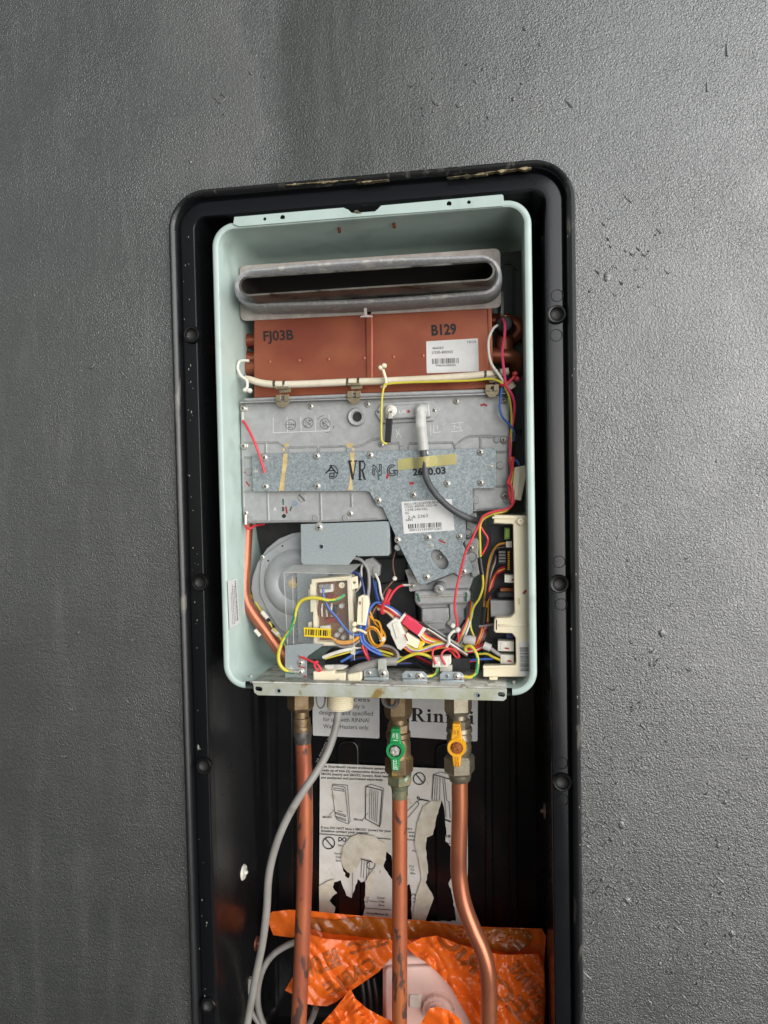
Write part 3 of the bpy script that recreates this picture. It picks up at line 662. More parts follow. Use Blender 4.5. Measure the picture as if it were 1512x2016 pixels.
flap('peeled_flap', [(720, 1735), (727, 1722), (737, 1712), (738, 1730), (731, 1752), (727, 1762), (721, 1772), (719, 1755)], 0.002)
flap('peeled_flap', [(628, 1745), (645, 1735), (660, 1731), (655, 1745), (660, 1757), (648, 1772), (658, 1785), (655, 1800), (629, 1800)], 0.001)
flap('peeled_flap', [(821, 1622), (833, 1588), (850, 1577), (868, 1577), (860, 1606), (852, 1644), (840, 1649), (838, 1670), (842, 1718), (838, 1737), (854, 1768), (838, 1812), (811, 1810), (820, 1760), (830, 1730), (824, 1690), (816, 1660)], 0.001)

# ================================================================== WATER HEATER
CF = -0.014                                   # front plane of the casing lip
CX0 = mid(at(414, 480, CF).x, at(440, 1290, CF).x); CX1 = mid(at(1046, 470, CF).x, at(1058, 1300, CF).x)
CZ1 = mid(at(460, 437, CF).z, at(1000, 392, CF).z); CZ0 = mid(at(480, 1357, CF).z, at(1010, 1370, CF).z)
CB = 0.112                                    # back of the casing
heater = thing('water_heater', 'open pale green wall water heater with its copper exchanger, wiring and circuit box bare', 'water heater', ((CX0+CX1)/2, 0.05, CZ0))
RC = (CX0, CX1, CZ0, CZ1, 0.026)
cas = obj('casing', sweep_rect(RC, [(0.0, CB), (0.0, CF+0.003), (0.0008, CF+0.001), (0.0025, CF), (0.0058, CF), (0.0072, CF+0.0008), (0.0080, CF+0.003), (0.0085, 0.085), (0.011, 0.100), (0.020, CB-0.002)], 10), M['green'], heater, 'pale green painted steel casing', True)
bm = bmesh.new(); bm.from_mesh(cas.data)          # the lip is open where the bracket closes it
bmesh.ops.delete(bm, geom=[f for f in bm.faces if f.calc_center_median().z < CZ0+.0095 and f.calc_center_median().y < CF+.0035 and abs(f.calc_center_median().x-(CX0+CX1)/2) < 0.01], context='FACES')
bm.to_mesh(cas.data); bm.free()
obj('casing_back', mesh([(CX0+.0005, CB, CZ0+.0005), (CX1-.0005, CB, CZ0+.0005), (CX1-.0005, CB, CZ1-.0005), (CX0+.0005, CB, CZ1-.0005)], [(0, 1, 2, 3)]), M['green'], heater)
def inr(p): return circle_px(*p[:2], p[2], 14)
plate('top_flange', [(459, 441), (461, 427), (676, 408.5), (686, 413), (692, 419), (735, 418.5), (744, 411), (750, 404.5), (988, 382.5), (991, 385), (992, 398), (990, 405), (700, 427), (470, 446)], CF-0.0016, 0.0014, M['green'], heater, r=[0, 1, 1, 3, 3, 3, 3, 1, 2, 2, 0, 0, 0, 0], holes=[inr((521, 431, 3.2)), inr((556, 428, 4.8)), inr((884, 401, 5)), inr((923, 398, 3.6))], bevel=0.0003)
plate('lip_chip', [(697, 415), (703, 413), (708, 417), (712, 420), (700, 420)], CF-0.0022, 0.001, M['sealant'], heater)
# bottom: tray and front bracket
bz = at(560, 1348, CF).z
tray = obj('bottom_tray', extrude_xz([[(at(499, 1348, CF).x, CZ0+.0070), (at(997, 1358, CF).x, CZ0+.0070), (at(997, 1358, CF).x, CZ0+.0098), (at(499, 1348, CF).x, CZ0+.0098)]], CF-.0030, CB-.004), M['zinc_dirty'], heater, 'dusty grey zinc tray along the bottom')
brk = plate('bottom_bracket', [(498, 1345), (998, 1357), (997, 1376), (991, 1380), (507, 1369), (500, 1363)], CF-0.0050, 0.002, M['bracket'], heater, r=[1, 1, 5, 3, 4, 4], holes=[slot_px((506, 1356), (512, 1357), 4.2), inr((549, 1360, 3.6)), inr((941, 1369, 3.8)), slot_px((984, 1367), (990, 1368), 4.2)], bevel=0.0004)
for px, py in ((549, 1360), (941, 1369)): flathe('eyelet', px, py, CF-0.0052, [(3.6, 0.001), (3.8, -0.0006), (6.2, -0.0006), (6.8, 0.0006)], M['galv'], brk, 16)
for px, py in ((494, 1330), (1011, 1342)):
    tube('stud', [(px, py+14, 0.004), (px+1, py-2, 0.004)], 3, M['steel'], tray, 8, 2)
for px, py in ((668, 449), (776, 440)):
    tube('stud', [(px-1, py-6, 0.008), (px, py+3, 0.006), (px+0.5, py+8, 0.005)], 3.4, M['hx_dark'], cas, 8, 3)
# inner panel seen down the right side
pn = plate('inner_panel', [(985, 498), (1024, 493), (1034, 503), (1037, 1010), (1000, 1010), (990, 800)], 0.088, 0.003, M['dark_in'], heater, r=[4, 10, 10, 0, 0, 0], holes=[inr((1016, 534, 4)), inr((1022, 851, 6))])
plate('panel_rim', [(993, 516), (1008, 514), (1014, 522), (1014, 900), (1009, 900), (1009, 526), (1005, 520), (993, 521)], 0.086, 0.003, M['dark_in'], pn, bevel=0.001)

# ---- flue outlet
FY = 0.045
flp = plate('flue_plate', [(471, 523), (985, 488), (987, 606), (473, 632)], FY, 0.002, M['foam_top'], heater, r=13, bevel=0.0006)
def slot_dense(a, b, ra, rm, rb, n=14, m=16):
    a, b = Vector(a), Vector(b); d = (b-a).normalized(); nrm = Vector((-d.y, d.x)); o = []
    for k in range(n+1):
        t = math.pi/2 + math.pi*k/n; o.append(a + d*math.cos(t)*ra + nrm*math.sin(t)*ra)
    for k in range(1, m):
        s = k/m; r = (ra*(1-s)+rb*s) + (rm-(ra+rb)/2)*math.sin(math.pi*s)*1.0; o.append(a + (b-a)*s - nrm*r*0.98)
    for k in range(n+1):
        t = -math.pi/2 + math.pi*k/n; o.append(b + d*math.cos(t)*rb + nrm*math.sin(t)*rb)
    for k in range(1, m):
        s = 1-k/m; r = (ra*(1-s)+rb*s) + (rm-(ra+rb)/2)*math.sin(math.pi*s); o.append(a + (b-a)*s + nrm*r)
    return o
def ring_stack(layers):                       # layers of equal-length px loops with their Y
    vs, fs = [], []; N = len(layers[0][0])
    for lp, Y in layers: vs += [at(p[0], p[1], Y) for p in lp]
    for j in range(len(layers)-1):
        for i in range(N): fs.append((j*N+i, j*N+(i+1) % N, (j+1)*N+(i+1) % N, (j+1)*N+i))
    return fix(mesh(vs, fs))
def world_slot(L_, R_, ra, rm, rb, Yref):     # a loop fixed in the world, given back for any depth
    W = [at(p[0], p[1], Yref) for p in slot_dense(L_, R_, ra, rm, rb)]; return [(p.x, p.z) for p in W]
def tube_world(layers):
    vs, fs = [], []; N = len(layers[0][0])
    for lp, Y in layers: vs += [(p[0], Y, p[1]) for p in lp]
    for j in range(len(layers)-1):
        for i in range(N): fs.append((j*N+i, j*N+(i+1) % N, (j+1)*N+(i+1) % N, (j+1)*N+i))
    return fix(mesh(vs, fs))
GL, GR = (498, 565.5), (947, 541)
gs = lambda k: world_slot(GL, GR, 39-k, 45-k, 41-k, 0.008)
po = lambda k: world_slot((490, 563), (954, 533), 20.5-k, 20.5-k, 20.5-k, -0.026)
gk = obj('flue_gasket', tube_world([(gs(0), FY), (gs(-.8), 0.03), (gs(0), 0.012), (gs(2.5), 0.0085), (gs(7), 0.008), (gs(11), 0.010), (gs(14), 0.016), (po(-1), 0.030)]), M['foam'], heater, 'grey foam gasket around the flue outlet', True)
obj('flue_pipe', tube_world([(po(0), FY), (po(0), -0.024), (po(0.8), -0.026), (po(4.2), -0.026), (po(5), -0.0245)]), M['flue'], heater, 'stained steel oval flue outlet', True)
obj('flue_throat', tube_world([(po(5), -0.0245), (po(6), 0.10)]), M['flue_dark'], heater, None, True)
plate('gasket_joint', [(716, 607), (722, 606), (722, 620), (733, 621), (733, 624), (709, 625), (709, 622), (717, 620)], 0.006, 0.003, M['foam_top'], gk, bevel=0.0004)

# ---- copper heat exchanger
HY = 0.047
hx = plate('heat_exchanger', [(499, 600), (967, 572), (973, 765), (499, 785)], HY, 0.055, M['hx'], heater, bevel=0.002)
plate('pressed_bead', [(719, 612), (733, 611), (734, 640), (734, 748), (721, 749), (720, 700)], HY-0.002, 0.003, M['hx'], hx, r=3, bevel=0.0019)
plate('edge_fold', [(958, 575), (967, 574), (972, 760), (964, 760)], HY-0.0015, 0.003, M['hx'], hx, bevel=0.0009)
text('FJ03B', (519, 671), (578, 668), 19, HY-0.0006, M['ink'], hx, 0.02, 'stamped_text')
text('B129', (850, 660), (899, 657), 20, HY-0.0006, M['ink'], hx, 0.035, 'stamped_text')
hl = plate('heat_exchanger_label', [(839, 672), (941, 666), (943, 731), (840, 735)], HY-0.0008, 0.0005, M['paper'], hx, r=2, bevel=0)
TL = HY-0.0011
text('10/24', (920.4, 675.6), (937, 675), 5, TL, M['ink_fade'], hl); text('466563', (850.7, 687.7), (873, 687), 5.2, TL, M['ink_fade'], hl)
text('U250-400X02', (850.7, 696.4), (892, 695.4), 5.5, TL, M['ink_fade'], hl); barcode((851, 716.6), (904, 715), 10.5, TL, M['ink_fade'], hl, 30, 2)
text('99466563000303', (858, 721.6), (897, 720.6), 4, TL, M['ink_fade'], hl)
for i in range(6): flathe('pressed_dimple', 530+58*i+(12 if i > 2 else 0), 712-2.4*i, HY, [(0, -0.0004), (2.4, -0.0003), (4, 0.0001)], M['hx'], hx, 10)
# end bends
tube('return_bend', [(512, 672, .075), (490, 671, .073), (477, 680, .072), (477, 697, .072), (490, 706, .073), (512, 705, .075)], 14, M['hx'], hx, 12, 6)
tube('return_bend', [(512, 724, .068), (492, 725, .068), (484, 730, .072), (486, 741, .085)], 16, M['hx'], hx, 12, 6)
tube('return_bend', [(955, 700, .062), (985, 701, .062), (1008, 703, .064), (1016, 714, .072), (1014, 730, .085)], 15, M['hx'], hx, 12, 6)
tube('return_bend', [(955, 632, .078), (990, 632, .078), (1012, 636, .08), (1022, 650, .08), (1010, 664, .08), (985, 668, .08)], 14, M['hx'], hx, 12, 6)
tube('outlet_stub', [(993, 624, .066), (993, 690, .066)], 16, M['hx'], hx, 14, 3)
# thermal switch on the outlet
ts = flathe('thermal_switch', 993, 637, 0.036, [(0, 0.0), (12, 0.0), (14.5, 0.0006), (15.5, 0.003), (15.5, 0.014), (19, 0.016), (19, 0.019)], M['black'], heater, 20, label='round black thermal switch at the right end')
plate('switch_bracket', [(976, 640), (1009, 640), (1008, 655), (998, 676), (986, 676), (977, 656)], 0.045, 0.002, M['brass_grey'], ts, r=4)
screw(992, 669, 0.044, 6, ts)
tube('wire', [(988, 620, .04), (989, 600, .05), (988, 575, .07)], 3, M['w_grey'], heater, 6, 4, 'thin grey wire')

# ---- burner cover
BY = 0.036
bc = plate('burner_cover', [(472, 789), (1003, 771), (1005, 1002), (930, 1008), (760, 1024), (480, 1031), (477, 1000)], BY, 0.030, M['cast'], heater, r=[4, 4, 4, 0, 0, 5, 0], bevel=0.0012, label='grey cast aluminium burner cover')
tr = plate('top_rail', [(479, 784), (705, 774), (1000, 764), (1000, 772), (705, 782), (479, 791)], BY-0.009, 0.010, M['cast'], heater, r=2, bevel=0.002)
plate('rail_edge', [(471, 791), (1003, 772.5), (1003, 775.5), (471, 794)], BY-0.010, 0.012, M['cast_dark'], tr, bevel=0.0006)
RIB = [[(479, 872), (548, 870.5), (556, 875), (562, 881), (566, 888)], [(566, 881), (625, 879.5), (627, 893)], [(630, 893), (631, 880), (682, 878), (684, 888)], [(694, 880), (714, 877), (722, 872), (732, 866), (748, 863)], [(524, 871), (524, 892)],
       [(756, 873), (786, 872), (789, 886)], [(803, 884), (806, 873), (892, 871), (896, 882)], [(904, 872), (914, 864), (925, 859), (968, 858)], [(946, 860), (946, 883)], [(950, 860), (997, 860), (1000, 868), (1000, 890)], [(978, 890), (1000, 890)], [(978, 958), (1000, 957), (1001, 945)], [(1000, 895), (1000, 945)],
       [(527, 970), (529, 1025)], [(631, 970), (633, 1026)], [(692, 972), (693, 998)], [(481, 968), (497, 967)], [(482, 901), (496, 900)], [(478, 905), (480, 1000)], [(500, 1026), (640, 1026), (745, 1022)], [(940, 1004), (985, 1001)], [(933, 964), (934, 1004)]]
for ln in RIB:
    tube('rib', [(p[0], p[1], BY) for p in ln], 2.6, M['cast_dark'], bc, 6, 1)
for px, py, r in ((567, 890, 6), (689, 888, 6), (794, 884, 6.5), (903, 880, 6.5), (491, 929, 6.5), (985, 916, 7), (494, 1022, 6), (622, 1020, 5.5), (681, 1020, 5.5), (937, 984, 7), (978, 866, 5), (998, 985, 6)):
    flathe('cast_boss', px, py, BY, [(0, -0.0012), (r-1, -0.0012), (r-0.5, -0.0018), (r+0.8, -0.0016), (r+1.4, 0.0004)], M['cast_dark'], bc, 16)
for px, py, r in ((479, 804, 7), (612, 800, 6.5), (724, 796, 6.5), (745, 811, 6), (855, 808, 7), (899, 790, 6.5), (992, 787, 7), (480, 878, 7), (751, 875, 6), (992, 866, 7), (484, 1010, 6.5), (690, 1011, 6.5), (994, 976, 7)):
    screw(px, py, BY-0.0012, r, bc, 'washer' if r >= 7 else 'pan')
flathe('sight_glass', 703, 821, BY, [(0, -0.0006), (8.5, -0.0006), (9, -0.001), (11, -0.0038), (16, -0.0042), (18, -0.003), (19, 0.0003)], [M['cast'], M['slot']], bc, 28, mi=[1, 1, 0, 0, 0, 0])
plate('cast_symbol', circle_px(594.5, 980, 8, 18), BY-0.0012, 0.002, M['cast_dark'], bc, bevel=0.0005)
strokes('cast_slot', [([(589, 974), (600, 986)], 2)], BY-0.0014, M['slot'], bc)
plate('drain_hole', circle_px(559, 1016, 4, 12), BY-0.0004, 0.001, M['slot'], bc, bevel=0)
strokes('cast_grid', [[(538, 822), (538, 852), (648, 848)], [(565, 820), (566, 851)], [(592, 820), (593, 850)], [(620, 818), (621, 849)], [(648, 816), (648, 848)]], BY-0.0003, M['ink_white'], bc, 0.8)
st = []
for cx, cy in ((572.5, 836), (606.5, 832.5), (640, 834)):
    st += [(circ(cx, cy, 10), 0.9), ([(cx-9, cy), (cx+9, cy)] if cx < 600 else [(cx-7, cy-7), (cx+7, cy+7)], 0.8)]
    rg = random.Random(int(cx))
    for _ in range(11):
        a, b = cx + rg.uniform(-6, 6), cy + rg.uniform(-7, 7); st.append(([(a, b), (a + rg.choice((3, 0, 2)), b + rg.choice((0, 3, 2)))], 0.9))
st += [([(657, 838), (656, 843)], 1.2), ([(625, 826), (630, 820), (637, 818)], 0.8), ([(640, 852), (650, 850)], 0.8)]
strokes('ink_stamp', st, BY-0.0005, M['ink_fade'], bc)
strokes('cast_lettering', [[(780, 845), (782, 855)], [(786, 844), (784, 856)], [(848, 836), (848, 858)], [(854, 836), (854, 852), (868, 850)], [(860, 838), (862, 846)], [(872, 836), (876, 834)], [(888, 834), (912, 831)], [(890, 838), (908, 843)], [(896, 832), (894, 846)], [(904, 832), (908, 848)], [(888, 850), (912, 848)], [(780, 862), (784, 850), (790, 862)]], BY-0.0003, M['ink_white'], bc, 0.8)
text('A', (538, 1006), (545, 1006), 8, BY-0.0006, M['ink_white'], bc); text('B', (555.5, 1006), (560, 1006), 8, BY-0.0006, M['ink'], bc, .03)
strokes('marker_strokes', [([(557, 982), (558, 994)], 2.6), ([(574, 997), (571, 1006)], 2.8)], BY-0.0006, M['green_mark'], bc)
strokes('marker_strokes', [([(563, 997), (565, 1011)], 3), ([(476, 929), (484, 930), (487, 934)], 1.8), ([(484, 948), (491, 957)], 2.4), ([(946, 798), (953, 796), (959, 799)], 4)], BY-0.0006, M['red_mark'], bc)
strokes('ink_stamp', [(circ(580, 991, 4.6), 0.8), ([(577, 990), (583, 990)], .7), ([(578, 993), (582, 993)], .7)], BY-0.0006, M['blue_mark'], bc)
# electrodes
ep = plate('electrode_plate', [(738, 813), (751, 793), (850, 787), (868, 807), (853, 829), (751, 834)], BY-0.003, 0.004, M['cast'], bc, r=3, bevel=0.001)
plate('electrode_block', [(757, 798), (846, 793), (848, 822), (757, 826)], BY-0.008, 0.006, M['cast'], ep.parent, r=6, bevel=0.002)
flathe('ceramic_insulator', 770, 809, BY-0.009, [(0, -0.004), (5, -0.004), (8, -0.0015), (11.5, 0.0)], M['white'], bc, 18)
plate('electrode_tab', [(766, 808), (772, 808), (773, 826), (764, 826)], BY-0.013, 0.0008, M['steel'], bc)
plate('heat_shrink', [(760, 824), (773, 823.5), (769, 871), (757, 871)], BY-0.014, 0.003, M['black'], bc, r=1.5, bevel=0.0008)
plate('marker_dot', circle_px(804.5, 810, 2.8, 10), BY-0.0085, 0.0004, M['red_mark'], bc, bevel=0)
text('US', (786, 814), (799, 813), 6, BY-0.0082, M['ink_white'], bc)
flathe('silicone_boot_cap', 828, 808, BY-0.012, [(0, -0.007), (6, -0.006), (11, -0.002), (14, 0.003), (14, 0.006)], M['boot'], heater, 20, label='milky silicone cap over the right electrode')
tube('silicone_boot', [(828, 812, .022), (829, 835, .019), (831, 860, .019), (834, 886, .02)], 10.5, M['boot'], heater, 14, 4, 'milky silicone boot over the ignition lead')
tube('ignition_lead', [(829, 840, .02), (833, 880, .0195), (836, 910, .018), (838, 935, .017), (847, 957, .014), (866, 982, .014), (893, 1005, .015), (922, 1020, .02), (952, 1029, .035)], 6.6, mat('dark_grey_lead', '4c4d4f', 0.5, c2='3f4042', vscale=90), heater, 12, 6, 'thick dark grey ignition lead')

# ---- galvanised gas manifold plate
GY = 0.028
GP = [(496, 894), (973, 882), (977, 886), (977, 957), (971, 962), (930, 962), (931, 1010), (917, 1022), (917, 1063), (910, 1070), (932, 1119), (930, 1126), (907, 1136), (893, 1128), (884, 1131), (833, 1152), (823, 1148), (786, 1074), (776, 1064), (778, 1054), (753, 999), (742, 996), (728, 970), (721, 967), (500, 968), (497, 964)]
gp = plate('manifold_plate', GP, GY, 0.0055, M['spangle'], heater, r=[3, 2, 2, 3, 3, 2, 2, 3, 3, 3, 4, 3, 3, 3, 3, 4, 4, 2, 4, 4, 3, 3, 3, 3, 3, 2], holes=[slot_px((859, 1094), (871, 1109), 12)], bevel=0.0005, label='spangled galvanised plate stamped with large black letters')
plate('slot_backing', circle_px(865, 1102, 26, 16), GY+0.012, 0.002, M['cast_dark'], heater)
screw(866, 1097, GY+0.011, 6, gp)
for px, py in ((521, 901), (624, 898), (729, 896), (837, 892), (946, 890), (523, 958), (625, 957), (881, 952), (947, 950), (745, 985), (814, 974), (843, 1058), (905, 1056), (783, 1063), (840, 1136), (913, 1125)):
    screw(px, py, GY-0.0008, 7, gp)
for px, py in ((504, 928), (968, 918), (850, 1074)):
    flathe('locating_pin', px, py, GY, [(0, -0.0012), (2.6, -0.001), (3.4, 0.0), (4.2, -0.0003), (4.4, 0.0003)], M['steel'], gp, 12)
def stain(pts): sheet('flux_stain', pts, lambda x, y: GY-0.0003, M['stain'], gp, 6)
stain([(558, 893), (566, 893), (565, 915), (561, 935), (559, 966), (549, 966), (554, 935), (556, 915)]); stain([(689, 891), (698, 891), (697, 925), (693, 945), (695, 965), (685, 965), (689, 945), (690, 915)])
sheet('flux_stain', [(560, 872), (569, 874), (567, 893), (559, 893), (556, 884)], lambda x, y: BY-0.0006, M['stain'], bc, 6); sheet('flux_stain', [(682, 872), (697, 874), (698, 890), (688, 890)], lambda x, y: BY-0.0006, M['stain'], bc, 6)
K = GY-0.0004
def gstroke(lines, w=2):
    lines = [(l[0], l[1]*1.3) if isinstance(l[1], (int, float)) else (l, w*1.3) for l in lines]
    return strokes('stamped_letters', lines, K, M['ink'], gp, w)
arc = [(653 + 12*math.cos(math.radians(a)), 929 + 13*math.sin(math.radians(a))) for a in range(-110, 120, 15)]
gstroke([(arc, 1.3), ([(653, 916), (648, 925), (641, 932)], 2.2), ([(652, 918), (659, 928), (665, 933)], 2.0), ([(647, 927), (659, 926)], 1.6), ([(649, 932), (658, 931), (657, 938), (649, 938), (649, 932)], 1.6)])
gstroke([([(684.5, 908), (693.5, 907.5)], 1.8), ([(688, 908), (694.5, 944)], 3.6), ([(701, 907.5), (694.5, 944)], 1.4), ([(697, 908), (704, 907.5)], 1.8)])
gstroke([([(708.5, 908), (708.5, 944)], 3.2), ([(705, 907.5), (716, 907.5)], 1.4), ([(705, 944.5), (713, 944.5)], 1.4), ([(709, 908.5), (716, 909), (718.5, 914), (718, 921), (714, 925), (710, 925)], 1.8), ([(713, 925), (718, 944)], 2.8), ([(716, 944), (721, 943.5)], 1.4)])
gstroke([[(734, 935), (734.5, 916), (737.5, 916), (747, 929), (747, 914.5), (750.5, 914.5), (750.5, 935.5), (747, 935.5), (738, 922), (738, 935), (734, 935)]], 1.3)
G1 = [(772 + 9.5*math.cos(math.radians(a)), 926 + 11*math.sin(math.radians(a))) for a in range(-55, -335, -20)]; G2 = [(772 + 6*math.cos(math.radians(a)), 926 + 7*math.sin(math.radians(a))) for a in range(-55, -335, -20)]
gstroke([G1, G2, [(773, 926), (782, 926), (782, 936)], [(774, 929), (778, 929), (778, 934)]], 1.5)
text('26', (813, 936), (832, 935), 13, K, M['ink'], gp, .035, 'stamped_letters'); text('0.03', (843, 935), (878, 932), 13, K, M['ink'], gp, .035, 'stamped_letters')
strokes('marker_strokes', [([(876, 906), (873, 917)], 4.2), ([(765, 932), (761, 942)], 4.2), ([(806, 952), (815, 951)], 5), ([(841, 944), (842, 950)], 3), ([(864, 1063), (870, 1066), (877, 1069)], 3)], K-0.0001, M['red_mark'], gp)
strokes('marker_strokes', [([(745, 933), (746, 945)], 3)], K-0.0001, M['green_mark'], gp)
rl = plate('rating_label', [(790, 988), (889, 982), (895, 1044), (795, 1051)], GY-0.0007, 0.0004, M['paper'], gp, r=2, bevel=0)
for s, a, b, h in (('REU-VR2626WB-50-AK', (796.7, 995.5), (870, 990), 5), ('U250-400VR-NG-1K', (797, 1000.6), (861.7, 996.4), 4.6), ('U298-340-NG', (797.5, 1006.4), (841.6, 1004), 4.6), ('NG', (798, 1012.7), (806, 1011.8), 4.6), ('2-A 2263', (803, 1021.4), (842.6, 1018), 6), ('9495', (799, 1026.6), (813, 1025.4), 4.4), ('0001211410072263', (806, 1046.3), (869.5, 1042.5), 4.6)):
    text(s, a, b, h, GY-0.001, M['ink_fade'], rl)
barcode((804, 1041), (870, 1037), 9, GY-0.001, M['ink_fade'], rl, 30, 5)
def tapeY(x, y):
    cx = 836 + (y-910)*0.06; return GY - 0.0012 - 0.0125*max(0, 1-((x-cx)/22)**2)
sheet('adhesive_tape', [(783, 905), (800, 902), (822, 900), (836, 899), (852, 897), (898, 893), (899, 914), (855, 918), (838, 920), (822, 922), (783, 926)], tapeY, M['tape'], gp, 4)

# ---- clips and sleeve across the exchanger
sl = tube('cable_sleeve', [(484, 746, .036), (494, 748, .034), (515, 754, .032), (545, 757, .030), (600, 756, .03), (690, 752, .03), (760, 750, .03), (860, 745, .03), (950, 738, .03), (1001, 731, .034)], 7.2, M['sleeve'], heater, 12, 6, 'cream sleeved cable across the copper exchanger')
for x0, y0 in ((541, 756), (560, 756.5), (685, 752.5), (706, 751), (956, 737.5), (982, 734)):
    tube('sleeve_band', [(x0-2.3, y0+.2, .03), (x0+2.3, y0, .03)], 7.7, mat('dark_band', '4b4138', 0.5) if 'dark_band' not in MATS else MATS['dark_band'], sl, 12, 1)
for cx, cy in ((556, 780), (697, 773), (969, 760)):
    cl = plate('spring_clip', [(cx-13, cy-3), (cx+13, cy-4), (cx+13, cy+12), (cx+5, cy+22), (cx-6, cy+23), (cx-14, cy+13)], BY-0.012, 0.0012, M['clip'], heater, r=2, bevel=0.0005, holes=[rect(cx-3.5, cy+1, cx+2.5, cy+10)])
    plate('clip_tongue', [(cx-8, cy-20), (cx+16, cy-21), (cx+16, cy-8), (cx-6, cy-6)], BY-0.006, 0.001, M['clip'], cl, bevel=0.0004)
    plate('clip_ear', [(cx-14, cy-19), (cx+12, cy-20), (cx+12, cy-15), (cx-14, cy-14)], BY-0.010, 0.001, M['clip'], cl, bevel=0.0004)
    plate('clip_fold', [(cx-13, cy-3), (cx-3, cy-3), (cx-3, cy+10), (cx-14, cy+10)], BY-0.0135, 0.0012, M['clip'], cl, bevel=0.0005); plate('clip_fold', [(cx+3, cy-3), (cx+13, cy-4), (cx+13, cy+9), (cx+3, cy+10)], BY-0.0135, 0.0012, M['clip'], cl, bevel=0.0005)
# beaded wire ties
def tie(loop, beads, m, label, r=3.0):
    t = tube('cable_tie', loop, r, M[m], heater, 8, 6, label)
    for bx, by, bY in beads: flathe('tie_bead', bx, by, bY, [(0, -0.0032), (3, -0.0028), (5, -0.001), (5.6, 0.0012), (4, 0.0036), (0, 0.0045)], M[m], t, 12)
tie([(490, 710, .03), (473, 711, .03), (468, 724, .029), (474, 739, .028), (485, 748, .027), (487, 757, .026), (486, 765, .026)], [(483, 768, .026), (491, 769, .026)], 'w_white', 'white beaded tie at the left end of the sleeve')
tie([(751, 762, .026), (758, 760, .022), (760, 750, .021), (757, 738, .021), (754, 728, .021)], [(749, 724, .021), (756, 720, .021)], 'cream', 'cream beaded tie at the middle of the sleeve')
tie([(985, 757, .022), (993, 758, .018), (1002, 752, .018), (1010, 744, .018), (1013, 738, .018)], [(1014, 736, .018), (1018, 746, .018)], 'w_red', 'red beaded tie at the right end of the sleeve')
sheet('tie_tail', [(1000, 755), (1010, 751), (1016, 760), (1006, 767), (1001, 763)], lambda x, y: 0.025+0.002*noise2(x*.2, y*.2), M['sleeve'], heater, 3)

# ---- fan
FN = 0.052
fh = plate('fan_housing', [(603, 1046), (575, 1050), (548, 1061), (525, 1080), (507, 1107), (496, 1138), (494, 1160), (500, 1192), (513, 1222), (532, 1248), (552, 1268), (640, 1272), (650, 1046)], FN, 0.030, M['fan'], heater, r=6, bevel=0.001, label='round grey fan housing')
plate('fan_cover', [(640, 1048), (590, 1050), (548, 1072), (515, 1098), (511, 1130), (512, 1170), (528, 1205), (548, 1236), (570, 1252), (640, 1250)], FN-0.003, 0.003, M['fan'], fh, r=10, bevel=0.0006)
flathe('fan_dish', 583, 1147, FN-0.003, [(0, -0.004), (18, -0.004), (20, -0.0055), (26, -0.0055), (30, -0.004), (36, -0.003), (48, -0.006), (58, -0.005), (66, -0.001), (68, 0.0)], M['fan'], fh, 48)
flathe('motor_hub', 577, 1149, FN-0.007, [(0, -0.0005), (9.5, -0.0005), (10, 0.0006)], M['stain'], fh, 20)
screw(517, 1097, FN-0.004, 5, fh); screw(587, 1240, FN-0.004, 4, fh)
for px, py in ((556, 1075), (528, 1104)): plate('rivet_hole', circle_px(px, py, 2, 8), FN-0.0032, 0.001, M['slot'], fh, bevel=0)
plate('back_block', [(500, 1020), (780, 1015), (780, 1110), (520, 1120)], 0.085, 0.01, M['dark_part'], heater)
# ---- bracket above fan
br = plate('steel_bracket', [(592, 1032), (763, 1026), (765, 1091), (703, 1092), (686, 1112), (597, 1112), (593, 1106)], 0.030, 0.0015, M['galv'], heater, r=1, bevel=0.0003, holes=[inr((633, 1076, 4))])
plate('bracket_lip', [(702, 1091.5), (765, 1090.5), (765, 1094), (704, 1095.5)], 0.030, 0.012, M['galv'], br); plate('bracket_lip', [(763, 1027), (766.5, 1027), (768, 1091), (765, 1091)], 0.0305, 0.012, M['galv'], br)
flathe('eyelet', 633, 1076, 0.030, [(3.8, 0.001), (4, -0.0006), (5, -0.0005), (6, 0.0003)], M['galv'], br, 14)
screw(628.5, 1038, 0.0295, 8, br, 'washer')
strokes('marker_strokes', [([(584, 1137), (584, 1148)], 2.5)], FN-0.0086, M['slot'], fh)

# ---- left copper pipe inside the casing
tube('water_pipe', [(487, 1015, .058), (486, 1040, .056), (483, 1100, .05), (480, 1150, .046), (483, 1180, .045), (497, 1207, .045), (520, 1238, .046), (545, 1273, .048), (566, 1302, .05), (575, 1325, .055)], 12, M['copper_clean'], heater, 16, 7, 'bent copper water pipe at the left of the fan')
th = tube('sensor_lead', [(487, 1160, .062), (494, 1172, .058), (508, 1194, .05), (530, 1225, .04), (553, 1258, .042), (563, 1275, .05)], 2.2, M['w_yellow'], heater, 8, 5, 'thin yellow lead along the copper pipe')
for a, b in (((516, 1205), (527, 1218)), ((537, 1239), (549, 1251))): tube('lead_sleeve', [(a[0], a[1], .043), (b[0], b[1], .040)], 4.5, M['white'], th, 8, 2)
for a, b in (((522, 1215), (531, 1223)), ((533, 1229), (540, 1236))): tube('lead_sleeve', [(a[0], a[1], .041), (b[0], b[1], .040)], 3.6, M['black'], th, 8, 2)
tube('pipe_clip', [(502, 1240, .036), (512, 1252, .036)], 4, M['white'], heater, 8, 2)
